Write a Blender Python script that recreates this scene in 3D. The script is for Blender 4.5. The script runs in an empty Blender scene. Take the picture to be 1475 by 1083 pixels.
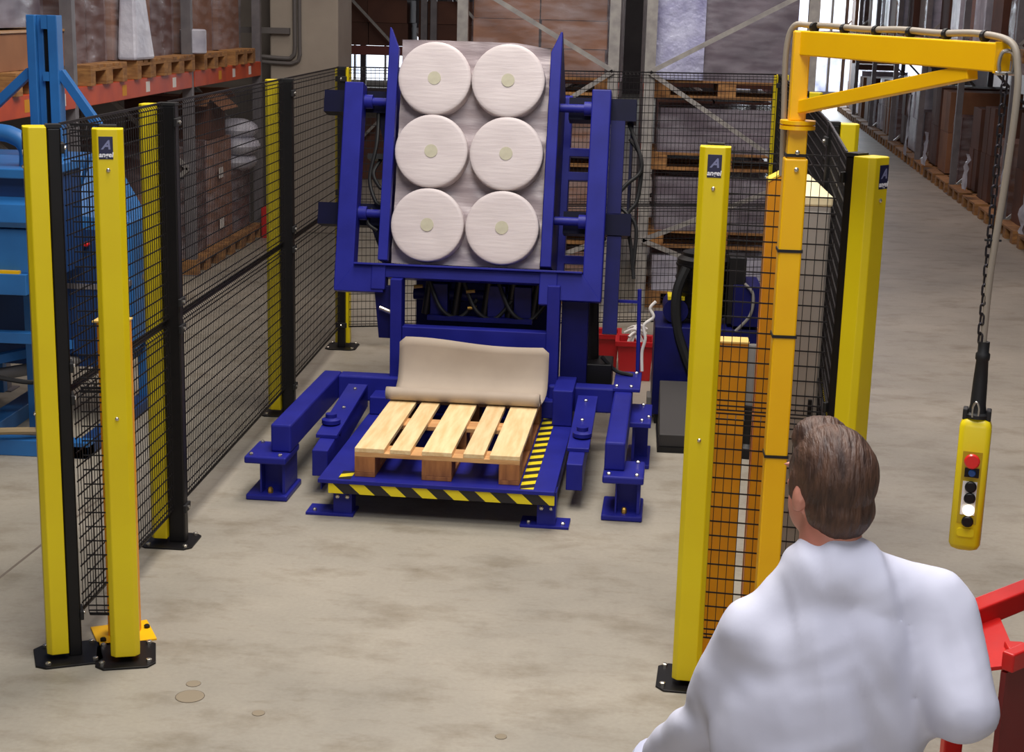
import bpy, bmesh, math, random
from mathutils import Vector, Matrix, noise
random.seed(7)
SC = bpy.context.scene
COL = SC.collection
R = math.radians

# ------------------------------------------------------------------ camera
FPX = 2233.0
CAMH = 2.43
pitch, roll = R(13.45), R(1.5)
yaw = math.atan((900 - 737) / FPX * math.cos(pitch))
f0 = Vector((-math.sin(yaw), math.cos(yaw), 0)); r0 = Vector((math.cos(yaw), math.sin(yaw), 0))
fw = f0 * math.cos(pitch) + Vector((0, 0, -math.sin(pitch)))
u0 = r0.cross(fw)
rr = math.cos(roll) * r0 + math.sin(roll) * u0
uu = -math.sin(roll) * r0 + math.cos(roll) * u0
cam_d = bpy.data.cameras.new('camera'); cam = bpy.data.objects.new('camera', cam_d); COL.objects.link(cam)
cam_d.sensor_fit = 'HORIZONTAL'; cam_d.sensor_width = 36; cam_d.lens = FPX / 1475 * 36
cam_d.clip_start = .05; cam_d.clip_end = 200
M = Matrix((rr, uu, -fw)).transposed().to_4x4(); M.translation = (0, 0, CAMH)
cam.matrix_world = M
SC.camera = cam

# ------------------------------------------------------------------ world and lamps
W = bpy.data.worlds.new('hall_ambient'); SC.world = W; W.use_nodes = True
W.node_tree.nodes['Background'].inputs[0].default_value = (.80, .82, 1.0, 1)
W.node_tree.nodes['Background'].inputs[1].default_value = .12
def area(name, loc, size, power, col, target=None, sy=None):
    d = bpy.data.lights.new(name, 'AREA'); d.shape = 'RECTANGLE'; d.size = size; d.size_y = sy or size
    d.energy = power; d.color = col
    o = bpy.data.objects.new(name, d); COL.objects.link(o); o.location = loc
    if target:
        o.rotation_euler = (Vector(target) - Vector(loc)).to_track_quat('-Z', 'Y').to_euler()
    return o
area('ceiling_lamp_cell', (-.7, 4.4, 6.6), 2.4, 215, (1, .95, .87), sy=1.6)
area('ceiling_lamp_front', (.3, 1.9, 6.4), 2.6, 215, (.95, .95, 1), sy=2.0)
area('ceiling_lamp_machine', (-.6, 7.5, 6.6), 2.2, 270, (1, .93, .86))
area('ceiling_lamp_aisle', (2.9, 11, 6.8), 2.0, 110, (1, .80, .77))
area('ceiling_lamp_aisle', (3.0, 22, 6.8), 2.0, 150, (1, .80, .78))
area('ceiling_lamp_left', (-3.0, 14.0, 6.6), 2.0, 60, (1, .88, .78))
area('ceiling_lamp_rear', (-.2, 10.6, 6.6), 2.0, 75, (1, .92, .86), (0, 12.8, 2))
area('window_daylight', (5.9, 43.2, 2.6), 6, 700, (.85, .92, 1), (4, 25, 1), sy=4)
fd = bpy.data.lights.new('camera_flash', 'POINT'); fd.energy = 95; fd.shadow_soft_size = .03; fd.color = (1, .97, .95)
fo = bpy.data.objects.new('camera_flash', fd); COL.objects.link(fo); fo.location = (-.03, -.02, CAMH + .09)
SC.view_settings.view_transform = 'Standard'; SC.view_settings.look = 'None'
SC.view_settings.exposure = 0.0; SC.view_settings.gamma = 1.0
SC.view_settings.use_curve_mapping = False

# ------------------------------------------------------------------ materials
def s2l(c):
    return tuple((x / 12.92 if x <= .04045 else ((x + .055) / 1.055) ** 2.4) for x in (v / 255 for v in c))
MATS = {}
def mat(name, c, rough=.5, metal=0., c2=None, scale=6., stretch=(1, 1, 1), bump=0., bscale=40., spec=.5,
        detail=4, emit=0., alpha=1., trans=0., coat=0., rnd=0.):
    if name in MATS: return MATS[name]
    m = bpy.data.materials.new(name); m.use_nodes = True
    nt = m.node_tree; N = nt.nodes; L = nt.links
    b = N['Principled BSDF']
    col = s2l(c) + (1,)
    b.inputs['Base Color'].default_value = col
    b.inputs['Roughness'].default_value = rough; b.inputs['Metallic'].default_value = metal
    b.inputs['Specular IOR Level'].default_value = spec
    b.inputs['Alpha'].default_value = alpha; b.inputs['Transmission Weight'].default_value = trans
    b.inputs['Coat Weight'].default_value = coat
    tc = N.new('ShaderNodeTexCoord')
    mp = N.new('ShaderNodeMapping'); mp.inputs['Scale'].default_value = stretch
    src = tc.outputs['Object']
    if rnd:
        oi = N.new('ShaderNodeObjectInfo'); ad = N.new('ShaderNodeVectorMath'); ad.operation = 'ADD'
        mu = N.new('ShaderNodeMath'); mu.operation = 'MULTIPLY'; mu.inputs[1].default_value = 37.
        L.new(oi.outputs['Random'], mu.inputs[0]); L.new(src, ad.inputs[0]); L.new(mu.outputs[0], ad.inputs[1])
        src = ad.outputs[0]
    L.new(src, mp.inputs[0])
    if c2:
        n = N.new('ShaderNodeTexNoise'); n.inputs['Scale'].default_value = scale; n.inputs['Detail'].default_value = detail
        L.new(mp.outputs[0], n.inputs['Vector'])
        rp = N.new('ShaderNodeValToRGB'); rp.color_ramp.elements[0].position = .32; rp.color_ramp.elements[1].position = .68
        rp.color_ramp.elements[0].color = col; rp.color_ramp.elements[1].color = s2l(c2) + (1,)
        L.new(n.outputs['Fac'], rp.inputs[0])
        out = rp.outputs[0]
        if rnd:
            hs = N.new('ShaderNodeHueSaturation'); mr = N.new('ShaderNodeMapRange')
            mr.inputs['To Min'].default_value = 1 - rnd; mr.inputs['To Max'].default_value = 1 + rnd
            L.new(oi.outputs['Random'], mr.inputs['Value']); L.new(mr.outputs[0], hs.inputs['Value']); L.new(out, hs.inputs['Color'])
            out = hs.outputs[0]
        L.new(out, b.inputs['Base Color'])
        if emit:
            L.new(out, b.inputs['Emission Color'])
    if emit:
        b.inputs['Emission Strength'].default_value = emit
        if not c2: b.inputs['Emission Color'].default_value = col
    if bump:
        n2 = N.new('ShaderNodeTexNoise'); n2.inputs['Scale'].default_value = bscale; n2.inputs['Detail'].default_value = 5
        L.new(mp.outputs[0], n2.inputs['Vector'])
        bp = N.new('ShaderNodeBump'); bp.inputs['Strength'].default_value = bump; bp.inputs['Distance'].default_value = .02
        L.new(n2.outputs['Fac'], bp.inputs['Height']); L.new(bp.outputs[0], b.inputs['Normal'])
    MATS[name] = m
    return m

YEL = mat('yellow_paint', (226, 204, 4), .42, c2=(219, 194, 3), scale=3)
ORG = mat('orange_yellow_paint', (246, 190, 0), .4, c2=(240, 180, 0), scale=4)
DORG = mat('orange_post_paint', (242, 162, 0), .45, c2=(232, 148, 0), scale=4)
BLU = mat('royal_blue_paint', (36, 40, 138), .42, c2=(30, 33, 122), scale=5, spec=.22)
DNAVY = mat('shaded_navy_paint', (9, 10, 44), .5, c2=(7, 8, 34), scale=5, spec=.15)  # near-black navy, the shade of the open beam ends put into the colour
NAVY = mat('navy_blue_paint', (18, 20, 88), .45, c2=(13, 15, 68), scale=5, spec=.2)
LBL = mat('light_blue_paint', (44, 112, 178), .42, c2=(38, 98, 160), scale=4)
DBL = mat('mid_blue_paint', (22, 62, 116), .5, c2=(18, 52, 100), scale=4)
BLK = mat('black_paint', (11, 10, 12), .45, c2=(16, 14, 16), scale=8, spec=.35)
MESHM = mat('black_wire_coating', (22, 19, 21), .5, spec=.35)
RUB = mat('black_rubber', (16, 16, 18), .6)
STEEL = mat('galvanised_steel', (168, 164, 158), .42, .3, c2=(142, 138, 136), scale=14)
RSTEEL = mat('grey_rack_steel', (124, 120, 122), .5, .2, c2=(108, 104, 108), scale=9)
CHROME = mat('zinc_bolt_steel', (205, 200, 190), .25, .9)
BRASS = mat('brass_fitting', (190, 150, 70), .3, .8)
RED = mat('red_paint', (205, 32, 26), .42, c2=(188, 24, 22), scale=4)
ORB = mat('orange_beam_paint', (200, 78, 34), .5, c2=(176, 62, 30), scale=5)
WOOD = mat('pine_board', (240, 214, 164), .62, c2=(222, 186, 130), scale=5, stretch=(7, .8, 7), bump=.08, bscale=9, rnd=.07)
WOODB = mat('pallet_block_wood', (170, 112, 62), .7, c2=(128, 78, 42), scale=6, stretch=(6, 1, 1), bump=.1, bscale=14, rnd=.08)
WOODE = mat('pine_stringer', (212, 165, 108), .65, c2=(180, 128, 76), scale=5, stretch=(1, 6, 6), rnd=.06)
OWOOD = mat('weathered_pallet_wood', (168, 122, 70), .7, c2=(126, 86, 50), scale=5, stretch=(2, 2, 6), rnd=.15)
CARD = mat('brown_cardboard', (150, 104, 72), .7, c2=(132, 90, 62), scale=3, rnd=.16)
CARDD = mat('dark_brown_cardboard', (98, 60, 44), .7, c2=(80, 48, 36), scale=3, rnd=.18)
TAPE = mat('packing_tape', (176, 132, 84), .35)
WHITEP = mat('white_paper', (226, 222, 216), .6)
GREYP = mat('grey_wrapped_goods', (112, 100, 108), .4, c2=(88, 78, 86), scale=4, bump=.25, bscale=9, rnd=.12)
BUND = mat('white_film_bundle', (206, 206, 216), .35, c2=(172, 172, 186), scale=5, bump=.6, bscale=8, rnd=.08)
ROLLW = mat('white_roll_film', (206, 196, 196), .42, c2=(198, 187, 188), scale=3, stretch=(1, 1, 9), bump=.10, bscale=6)
ROLLS = mat('white_wrap_shaded', (172, 160, 162), .42, c2=(150, 138, 142), scale=4, stretch=(1, 1, 6), bump=.25, bscale=7)  # same white film, darkened in colour for the shadowed gaps between rolls
CORE = mat('beige_core_board', (190, 186, 164), .7, c2=(178, 173, 152), scale=20)
PAPER = mat('beige_interleaf_paper', (178, 163, 146), .7, c2=(168, 153, 137), scale=5)
CONC = mat('column_concrete', (164, 154, 140), .8, c2=(150, 140, 128), scale=2, bump=.05)
WALLM = mat('grey_wall_paint', (98, 92, 90), .85, c2=(86, 80, 80), scale=1.5)
CABG = mat('grey_cabinet_paint', (150, 144, 136), .5)
CABC = mat('cream_cabinet_top', (236, 222, 180), .45)
STK = mat('navy_sticker', (22, 24, 62), .35)
STKW = mat('sticker_white_print', (235, 235, 240), .5)
STKA = mat('sticker_grey_print', (120, 124, 160), .5)
PEND = mat('pendant_yellow_plastic', (228, 204, 16), .38)
CABLE = mat('grey_control_cable', (146, 136, 122), .5)
GCABLE = mat('pale_hanging_hose', (186, 180, 174), .35)
SKIN = mat('skin', (205, 140, 118), .5, c2=(196, 124, 106), scale=12)
HAIR = mat('brown_hair', (92, 64, 48), .55, c2=(54, 35, 27), scale=16, stretch=(6, 1.2, 1.2), bump=.45, bscale=24)
COAT = mat('white_coat_cotton', (206, 207, 222), .8, c2=(198, 199, 216), scale=3, bump=.05, bscale=14)
TROU = mat('dark_trouser_cloth', (52, 54, 70), .85)
SHOE = mat('black_shoe_leather', (24, 22, 22), .4)
LAMPON = mat('lit_white_button', (255, 244, 224), .3, emit=1.6)
BUTB = mat('blue_button', (40, 92, 170), .35)
BUTR = mat('red_button', (222, 40, 34), .3, coat=.4)
GREY = mat('mid_grey_paint', (120, 116, 112), .55)
DGREY = mat('dark_grey_rubber', (46, 43, 42), .6)
TERM = mat('red_plastic_bin', (176, 14, 22), .4)
PIPE = mat('grey_conduit', (96, 92, 90), .5)

def film_mat():
    m = bpy.data.materials.new('clear_stretch_film'); m.use_nodes = True
    nt = m.node_tree; N = nt.nodes; L = nt.links; N.remove(N['Principled BSDF'])
    t = N.new('ShaderNodeBsdfTransparent'); t.inputs[0].default_value = (.93, .92, .95, 1)
    p = N.new('ShaderNodeBsdfPrincipled'); p.inputs['Base Color'].default_value = (.75, .74, .82, 1); p.inputs['Roughness'].default_value = .14
    n = N.new('ShaderNodeTexNoise'); n.inputs['Scale'].default_value = 3.5; n.inputs['Detail'].default_value = 5
    tc = N.new('ShaderNodeTexCoord'); mp = N.new('ShaderNodeMapping'); mp.inputs['Scale'].default_value = (1, 1, 4)
    L.new(tc.outputs['Object'], mp.inputs[0]); L.new(mp.outputs[0], n.inputs['Vector'])
    bp = N.new('ShaderNodeBump'); bp.inputs['Strength'].default_value = .4; bp.inputs['Distance'].default_value = .02
    L.new(n.outputs['Fac'], bp.inputs['Height']); L.new(bp.outputs[0], p.inputs['Normal'])
    mr = N.new('ShaderNodeMapRange'); mr.inputs['From Min'].default_value = .4; mr.inputs['From Max'].default_value = .75
    mr.inputs['To Min'].default_value = .05; mr.inputs['To Max'].default_value = .28
    L.new(n.outputs['Fac'], mr.inputs['Value'])
    mx = N.new('ShaderNodeMixShader'); L.new(mr.outputs[0], mx.inputs[0]); L.new(t.outputs[0], mx.inputs[1]); L.new(p.outputs[0], mx.inputs[2])
    L.new(mx.outputs[0], N['Material Output'].inputs[0])
    return m
FILM = film_mat()

def stripe_mat(name, kx, ky, kz, period):
    m = bpy.data.materials.new(name); m.use_nodes = True
    nt = m.node_tree; N = nt.nodes; L = nt.links; b = N['Principled BSDF']; b.inputs['Roughness'].default_value = .45
    tc = N.new('ShaderNodeTexCoord'); dp = N.new('ShaderNodeVectorMath'); dp.operation = 'DOT_PRODUCT'
    dp.inputs[1].default_value = (kx / period, ky / period, kz / period)
    L.new(tc.outputs['Object'], dp.inputs[0])
    fr = N.new('ShaderNodeMath'); fr.operation = 'FRACT'; L.new(dp.outputs['Value'], fr.inputs[0])
    gt = N.new('ShaderNodeMath'); gt.operation = 'GREATER_THAN'; gt.inputs[1].default_value = .52; L.new(fr.outputs[0], gt.inputs[0])
    mx = N.new('ShaderNodeMix'); mx.data_type = 'RGBA'
    mx.inputs['A'].default_value = s2l((26, 22, 26)) + (1,); mx.inputs['B'].default_value = s2l((224, 204, 20)) + (1,)
    L.new(gt.outputs[0], mx.inputs['Factor']); L.new(mx.outputs['Result'], b.inputs['Base Color'])
    return m
HAZF = stripe_mat('hazard_tape_front', 1, 0, 1.1, .152)
HAZS = stripe_mat('hazard_tape_side', -.55, 1, 0, .112)

def floor_mat():
    m = bpy.data.materials.new('worn_concrete'); m.use_nodes = True
    nt = m.node_tree; N = nt.nodes; L = nt.links; b = N['Principled BSDF']
    b.inputs['Roughness'].default_value = .55
    tc = N.new('ShaderNodeTexCoord')
    def nz(sc, det, st=(1, 1, 1), rough=.55):
        mp = N.new('ShaderNodeMapping'); mp.inputs['Scale'].default_value = st; L.new(tc.outputs['Object'], mp.inputs[0])
        n = N.new('ShaderNodeTexNoise'); n.inputs['Scale'].default_value = sc; n.inputs['Detail'].default_value = det
        n.inputs['Roughness'].default_value = rough; L.new(mp.outputs[0], n.inputs['Vector']); return n.outputs['Fac']
    def ramp(fac, p0, c0, p1, c1):
        r = N.new('ShaderNodeValToRGB'); e = r.color_ramp.elements
        e[0].position = p0; e[0].color = c0; e[1].position = p1; e[1].color = c1; L.new(fac, r.inputs[0]); return r.outputs[0]
    def mix(mode, fac, a, bb):
        x = N.new('ShaderNodeMix'); x.data_type = 'RGBA'; x.blend_type = mode
        if isinstance(fac, float): x.inputs['Factor'].default_value = fac
        else: L.new(fac, x.inputs['Factor'])
        L.new(a, x.inputs['A']); L.new(bb, x.inputs['B']); return x.outputs['Result']
    base = ramp(nz(.9, 6), .3, s2l((138, 133, 122)) + (1,), .7, s2l((164, 157, 143)) + (1,))
    st = ramp(nz(2.6, 7, (1, 1.6, 1), .65), .50, (1.05, 1.04, 1.03, 1), .72, (.72, .67, .60, 1))
    c = mix('MULTIPLY', 1.0, base, st)
    st2 = ramp(nz(9, 8, (.6, 1.8, 1), .7), .55, (1.03, 1.03, 1.03, 1), .76, (.74, .69, .62, 1))
    c = mix('MULTIPLY', .8, c, st2)
    fine = ramp(nz(55, 4), .3, (.94, .94, .94, 1), .7, (1.04, 1.04, 1.04, 1))
    c = mix('MULTIPLY', 1.0, c, fine)
    L.new(c, b.inputs['Base Color'])
    rg = N.new('ShaderNodeMapRange'); rg.inputs['To Min'].default_value = .38; rg.inputs['To Max'].default_value = .62
    L.new(nz(3, 4), rg.inputs['Value']); L.new(rg.outputs[0], b.inputs['Roughness'])
    return m
FLOOR = floor_mat()

# ------------------------------------------------------------------ mesh helpers
class MB:
    def __init__(s, T=None): s.v = []; s.f = []; s.T = T
    def add(s, vs, fs):
        o = len(s.v)
        for p in vs:
            p = Vector(p); s.v.append(tuple(s.T(p) if s.T else p))
        s.f += [tuple(i + o for i in f) for f in fs]
        return s
    def box(s, x0, x1, y0, y1, z0, z1):
        vs = [(x, y, z) for z in (z0, z1) for y in (y0, y1) for x in (x0, x1)]
        return s.add(vs, [(0, 2, 3, 1), (4, 5, 7, 6), (0, 1, 5, 4), (2, 6, 7, 3), (0, 4, 6, 2), (1, 3, 7, 5)])
    def obox(s, c, sz, rz=0., rx=0., ry=0.):
        m = Matrix.Rotation(rz, 3, 'Z') @ Matrix.Rotation(ry, 3, 'Y') @ Matrix.Rotation(rx, 3, 'X')
        a, b, d = sz[0] / 2, sz[1] / 2, sz[2] / 2
        vs = [Vector(c) + m @ Vector((x, y, z)) for z in (-d, d) for y in (-b, b) for x in (-a, a)]
        return s.add(vs, [(0, 2, 3, 1), (4, 5, 7, 6), (0, 1, 5, 4), (2, 6, 7, 3), (0, 4, 6, 2), (1, 3, 7, 5)])
    def prism(s, poly, axis, a, b):
        # poly in the two remaining axes (in xyz order), extruded along axis from a to b
        def P(q, t):
            return {'x': (t, q[0], q[1]), 'y': (q[0], t, q[1]), 'z': (q[0], q[1], t)}[axis]
        n = len(poly)
        vs = [P(q, a) for q in poly] + [P(q, b) for q in poly]
        fs = [tuple(range(n))[::-1], tuple(range(n, 2 * n))] + [(i, (i + 1) % n, n + (i + 1) % n, n + i) for i in range(n)]
        return s.add(vs, fs)
    def cyl(s, p0, p1, r0_, r1_=None, n=16, cap=True):
        p0 = Vector(p0); p1 = Vector(p1); r1_ = r0_ if r1_ is None else r1_
        d = (p1 - p0).normalized(); a = d.orthogonal().normalized(); b = d.cross(a)
        vs = []
        for p, r in ((p0, r0_), (p1, r1_)):
            for i in range(n):
                t = 2 * math.pi * i / n; vs.append(p + a * (r * math.cos(t)) + b * (r * math.sin(t)))
        fs = [(i, (i + 1) % n, n + (i + 1) % n, n + i) for i in range(n)]
        if cap: fs += [tuple(range(n))[::-1], tuple(range(n, 2 * n))]
        return s.add(vs, fs)
    def bar(s, p0, p1, w, h=None, up=(0, 0, 1)):
        p0 = Vector(p0); p1 = Vector(p1); h = h or w
        d = (p1 - p0).normalized(); u = Vector(up)
        if abs(d.dot(u)) > .98: u = Vector((1, 0, 0))
        a = d.cross(u).normalized(); b = a.cross(d)
        vs = [p + a * (x * w / 2) + b * (y * h / 2) for p in (p0, p1) for x, y in ((-1, -1), (1, -1), (1, 1), (-1, 1))]
        return s.add(vs, [(3, 2, 1, 0), (4, 5, 6, 7), (0, 1, 5, 4), (1, 2, 6, 5), (2, 3, 7, 6), (3, 0, 4, 7)])
    def tube(s, pts, r, n=8, steps=8):
        P = [Vector(p) for p in pts]; Q = []
        for i in range(len(P) - 1):
            a = P[max(i - 1, 0)]; b = P[i]; c = P[i + 1]; d = P[min(i + 2, len(P) - 1)]
            for k in range(steps):
                t = k / steps
                Q.append(.5 * (2 * b + (c - a) * t + (2 * a - 5 * b + 4 * c - d) * t * t + (3 * b - a - 3 * c + d) * t ** 3))
        Q.append(P[-1])
        vs = []; prev = None
        for i, q in enumerate(Q):
            d = (Q[min(i + 1, len(Q) - 1)] - Q[max(i - 1, 0)]).normalized()
            a = d.orthogonal().normalized() if prev is None else (prev - d * prev.dot(d)).normalized()
            prev = a; b = d.cross(a)
            for k in range(n):
                t = 2 * math.pi * k / n; vs.append(q + a * (r * math.cos(t)) + b * (r * math.sin(t)))
        m = len(Q)
        fs = [(i * n + k, i * n + (k + 1) % n, (i + 1) * n + (k + 1) % n, (i + 1) * n + k) for i in range(m - 1) for k in range(n)]
        fs += [tuple(range(n))[::-1], tuple(range((m - 1) * n, m * n))]
        return s.add(vs, fs)
    def lathe(s, prof, c=(0, 0, 0), n=24, axis='z'):
        vs = []
        for r, z in prof:
            for k in range(n):
                t = 2 * math.pi * k / n
                p = (r * math.cos(t), r * math.sin(t), z)
                if axis == 'y': p = (p[0], p[2], p[1])
                if axis == 'x': p = (p[2], p[0], p[1])
                vs.append(Vector(c) + Vector(p))
        m = len(prof)
        fs = [(i * n + k, i * n + (k + 1) % n, (i + 1) * n + (k + 1) % n, (i + 1) * n + k) for i in range(m - 1) for k in range(n)]
        fs += [tuple(range(n))[::-1], tuple(range((m - 1) * n, m * n))]
        return s.add(vs, fs)
    def sphere(s, c, rad, n=16, m=10, rot=None):
        vs = []; 
        for i in range(m + 1):
            ph = math.pi * i / m
            for k in range(n):
                t = 2 * math.pi * k / n
                p = Vector((rad[0] * math.sin(ph) * math.cos(t), rad[1] * math.sin(ph) * math.sin(t), rad[2] * math.cos(ph)))
                if rot is not None: p = rot @ p
                vs.append(Vector(c) + p)
        fs = [(i * n + k, (i + 1) * n + k, (i + 1) * n + (k + 1) % n, i * n + (k + 1) % n) for i in range(m) for k in range(n)]
        return s.add(vs, fs)
    def mesh(s, name, m, smooth=False):
        me = bpy.data.meshes.new(name); me.from_pydata(s.v, [], s.f)
        bm = bmesh.new(); bm.from_mesh(me)
        bmesh.ops.remove_doubles(bm, verts=bm.verts, dist=1e-5) if smooth else None
        bmesh.ops.recalc_face_normals(bm, faces=bm.faces); bm.to_mesh(me); bm.free()
        me.materials.append(m)
        if smooth:
            for p in me.polygons: p.use_smooth = True
            try: me.set_sharp_from_angle(angle=R(40))
            except Exception: pass
        me.update(); return me
    def build(s, name, m, parent=None, bevel=0., smooth=False, loc=None, kind=None, label=None):
        return obj(name, s.mesh(name, m, smooth), parent, bevel, loc, kind, label)

def obj(name, me, parent=None, bevel=0., loc=None, kind=None, label=None):
    o = bpy.data.objects.new(name, me); COL.objects.link(o)
    if parent: o.parent = parent
    if loc: o.location = loc
    if bevel:
        b = o.modifiers.new('bevel', 'BEVEL'); b.width = bevel; b.segments = 2; b.limit_method = 'ANGLE'; b.angle_limit = R(40)
    if kind: o['kind'] = kind
    if label: o['label'] = label
    return o
def tag(o, label, cat, group=None):
    o['label'] = label; o['category'] = cat
    if group: o['group'] = group
    return o
def thing(name, label, cat, loc=(0, 0, 0), rz=0., group=None):
    o = bpy.data.objects.new(name, None); COL.objects.link(o); o.empty_display_size = .1
    o.location = loc; o.rotation_euler = (0, 0, rz)
    return tag(o, label, cat, group)
def copy_tree(o, parent=None):
    c = o.copy(); COL.objects.link(c); c.parent = parent
    for ch in o.children: copy_tree(ch, c)
    return c
def dup(root, loc, rz, label, group=None):
    c = copy_tree(root); c.location = loc; c.rotation_euler = (0, 0, rz); c['label'] = label
    if group: c['group'] = group
    return c
ORD = ['first', 'second', 'third', 'fourth', 'fifth', 'sixth', 'seventh', 'eighth', 'ninth', 'tenth', 'eleventh', 'twelfth',
       'thirteenth', 'fourteenth', 'fifteenth', 'sixteenth', 'seventeenth', 'eighteenth', 'nineteenth', 'twentieth',
       'twenty-first', 'twenty-second', 'twenty-third', 'twenty-fourth']

# ------------------------------------------------------------------ setting
fl = MB().box(-14, 14, -6, 50, -.2, 0).build('floor', FLOOR, kind='structure')
for x, y, r in ((-1.479, 5.02, .05), (-1.496, 5.125, .026), (-1.207, 4.92, .022), (-.35, 4.85, .02)):
    p = MB().lathe([(r, .0), (r, .0015), (r * .9, .0022)], (x, y, 0), 20).build('core_plug', mat('floor_plug_mortar', (138, 126, 106), .8), fl)
    MB().lathe([(r * 1.05, .0), (r * 1.05, .0012), (r, .0012)], (x, y, 0), 20).build('plug_rim', mat('plug_rim_dark', (96, 84, 70), .8), p)
jm = mat('joint_filler', (112, 102, 92), .8)
MB().box(-3.2, -2.2, 3.0, 3.012, 0, .0012).build('slab_joint', jm, fl)
MB().obox((-2.62, 5.6, .0006), (.012, 3.4, .0012), rz=R(-3)).build('slab_joint', jm, fl)
wl = MB().box(-10.2, -10, -6, 50, 0, 8).build('wall_left', WALLM, kind='structure')
wf = MB().box(-14, 14, 46, 46.2, 0, 8).build('wall_far', WALLM, kind='structure')
wb = MB().box(-10, -3.72, 17.0, 17.2, 0, 8).build('wall_back', mat('grey_wall_back', (122, 114, 106), .85), kind='structure')
wr = MB().box(9.5, 9.7, -6, 50, 0, 8).build('wall_right', WALLM, kind='structure')

# daylight windows at the far end of the aisle
SKYP = mat('daylight_pane', (206, 222, 250), .2, c2=(250, 252, 255), scale=1.3, emit=1.8, detail=8)
SKYP2 = mat('daylight_pane_trees', (150, 160, 196), .2, c2=(240, 246, 255), scale=2.2, emit=1.5, detail=10)
FRM = mat('white_window_frame', (214, 210, 206), .5)
def window(name, x0, x1, z0, z1, nx, nz, y, lowrows=0):
    w = MB().box(x0 - .12, x1 + .12, y + .06, y + .12, z0 - .12, z1 + .12).build(name, FRM, kind='structure')
    for i in range(nx):
        for j in range(nz):
            a = x0 + (x1 - x0) * i / nx; b = x0 + (x1 - x0) * (i + 1) / nx
            c = z0 + (z1 - z0) * j / nz; d = z0 + (z1 - z0) * (j + 1) / nz
            MB().box(a + .05, b - .05, y, y + .04, c + .05, d - .05).build('pane', SKYP2 if j < lowrows else SKYP, w)
    for i in range(nx + 1):
        a = x0 + (x1 - x0) * i / nx; MB().box(a - .03, a + .03, y - .03, y + .05, z0 - .06, z1 + .06).build('mullion', FRM, w)
    for j in range(nz + 1):
        c = z0 + (z1 - z0) * j / nz; MB().box(x0 - .06, x1 + .06, y - .05, y + .05, c - .035, c + .035).build('transom', FRM, w)
    return w
window('window_1', 2.8, 8.4, .2, 3.6, 4, 2, 45.8, 1)
window('window_2', -9.0, -4.5, .15, 1.6, 5, 1, 45.8, 0)

# concrete column with conduit
cc = thing('concrete_column', 'grey concrete building column behind the left fence', 'column', (-3.42, 16.7, 0))
MB().box(-.36, .36, -.4, .4, 0, 8).build('shaft', CONC, cc, bevel=.015)
MB().tube([(-.09, -.43, 6), (-.09, -.43, 2.4), (-.09, -.43, 1.95), (-.12, -.43, 1.85), (-.22, -.43, 1.83), (-.7, -.43, 1.86)], .022).build('conduit', PIPE, cc, smooth=True)
MB().tube([(-.04, -.43, 6), (-.04, -.43, 2.3), (-.04, -.43, 1.87), (-.1, -.43, 1.79), (-.22, -.43, 1.78), (-.7, -.43, 1.8)], .02).build('conduit', PIPE, cc, smooth=True)
MB().box(-.75, -.14, -.46, -.41, 2.08, 2.14).build('bracket', PIPE, cc)

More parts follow.
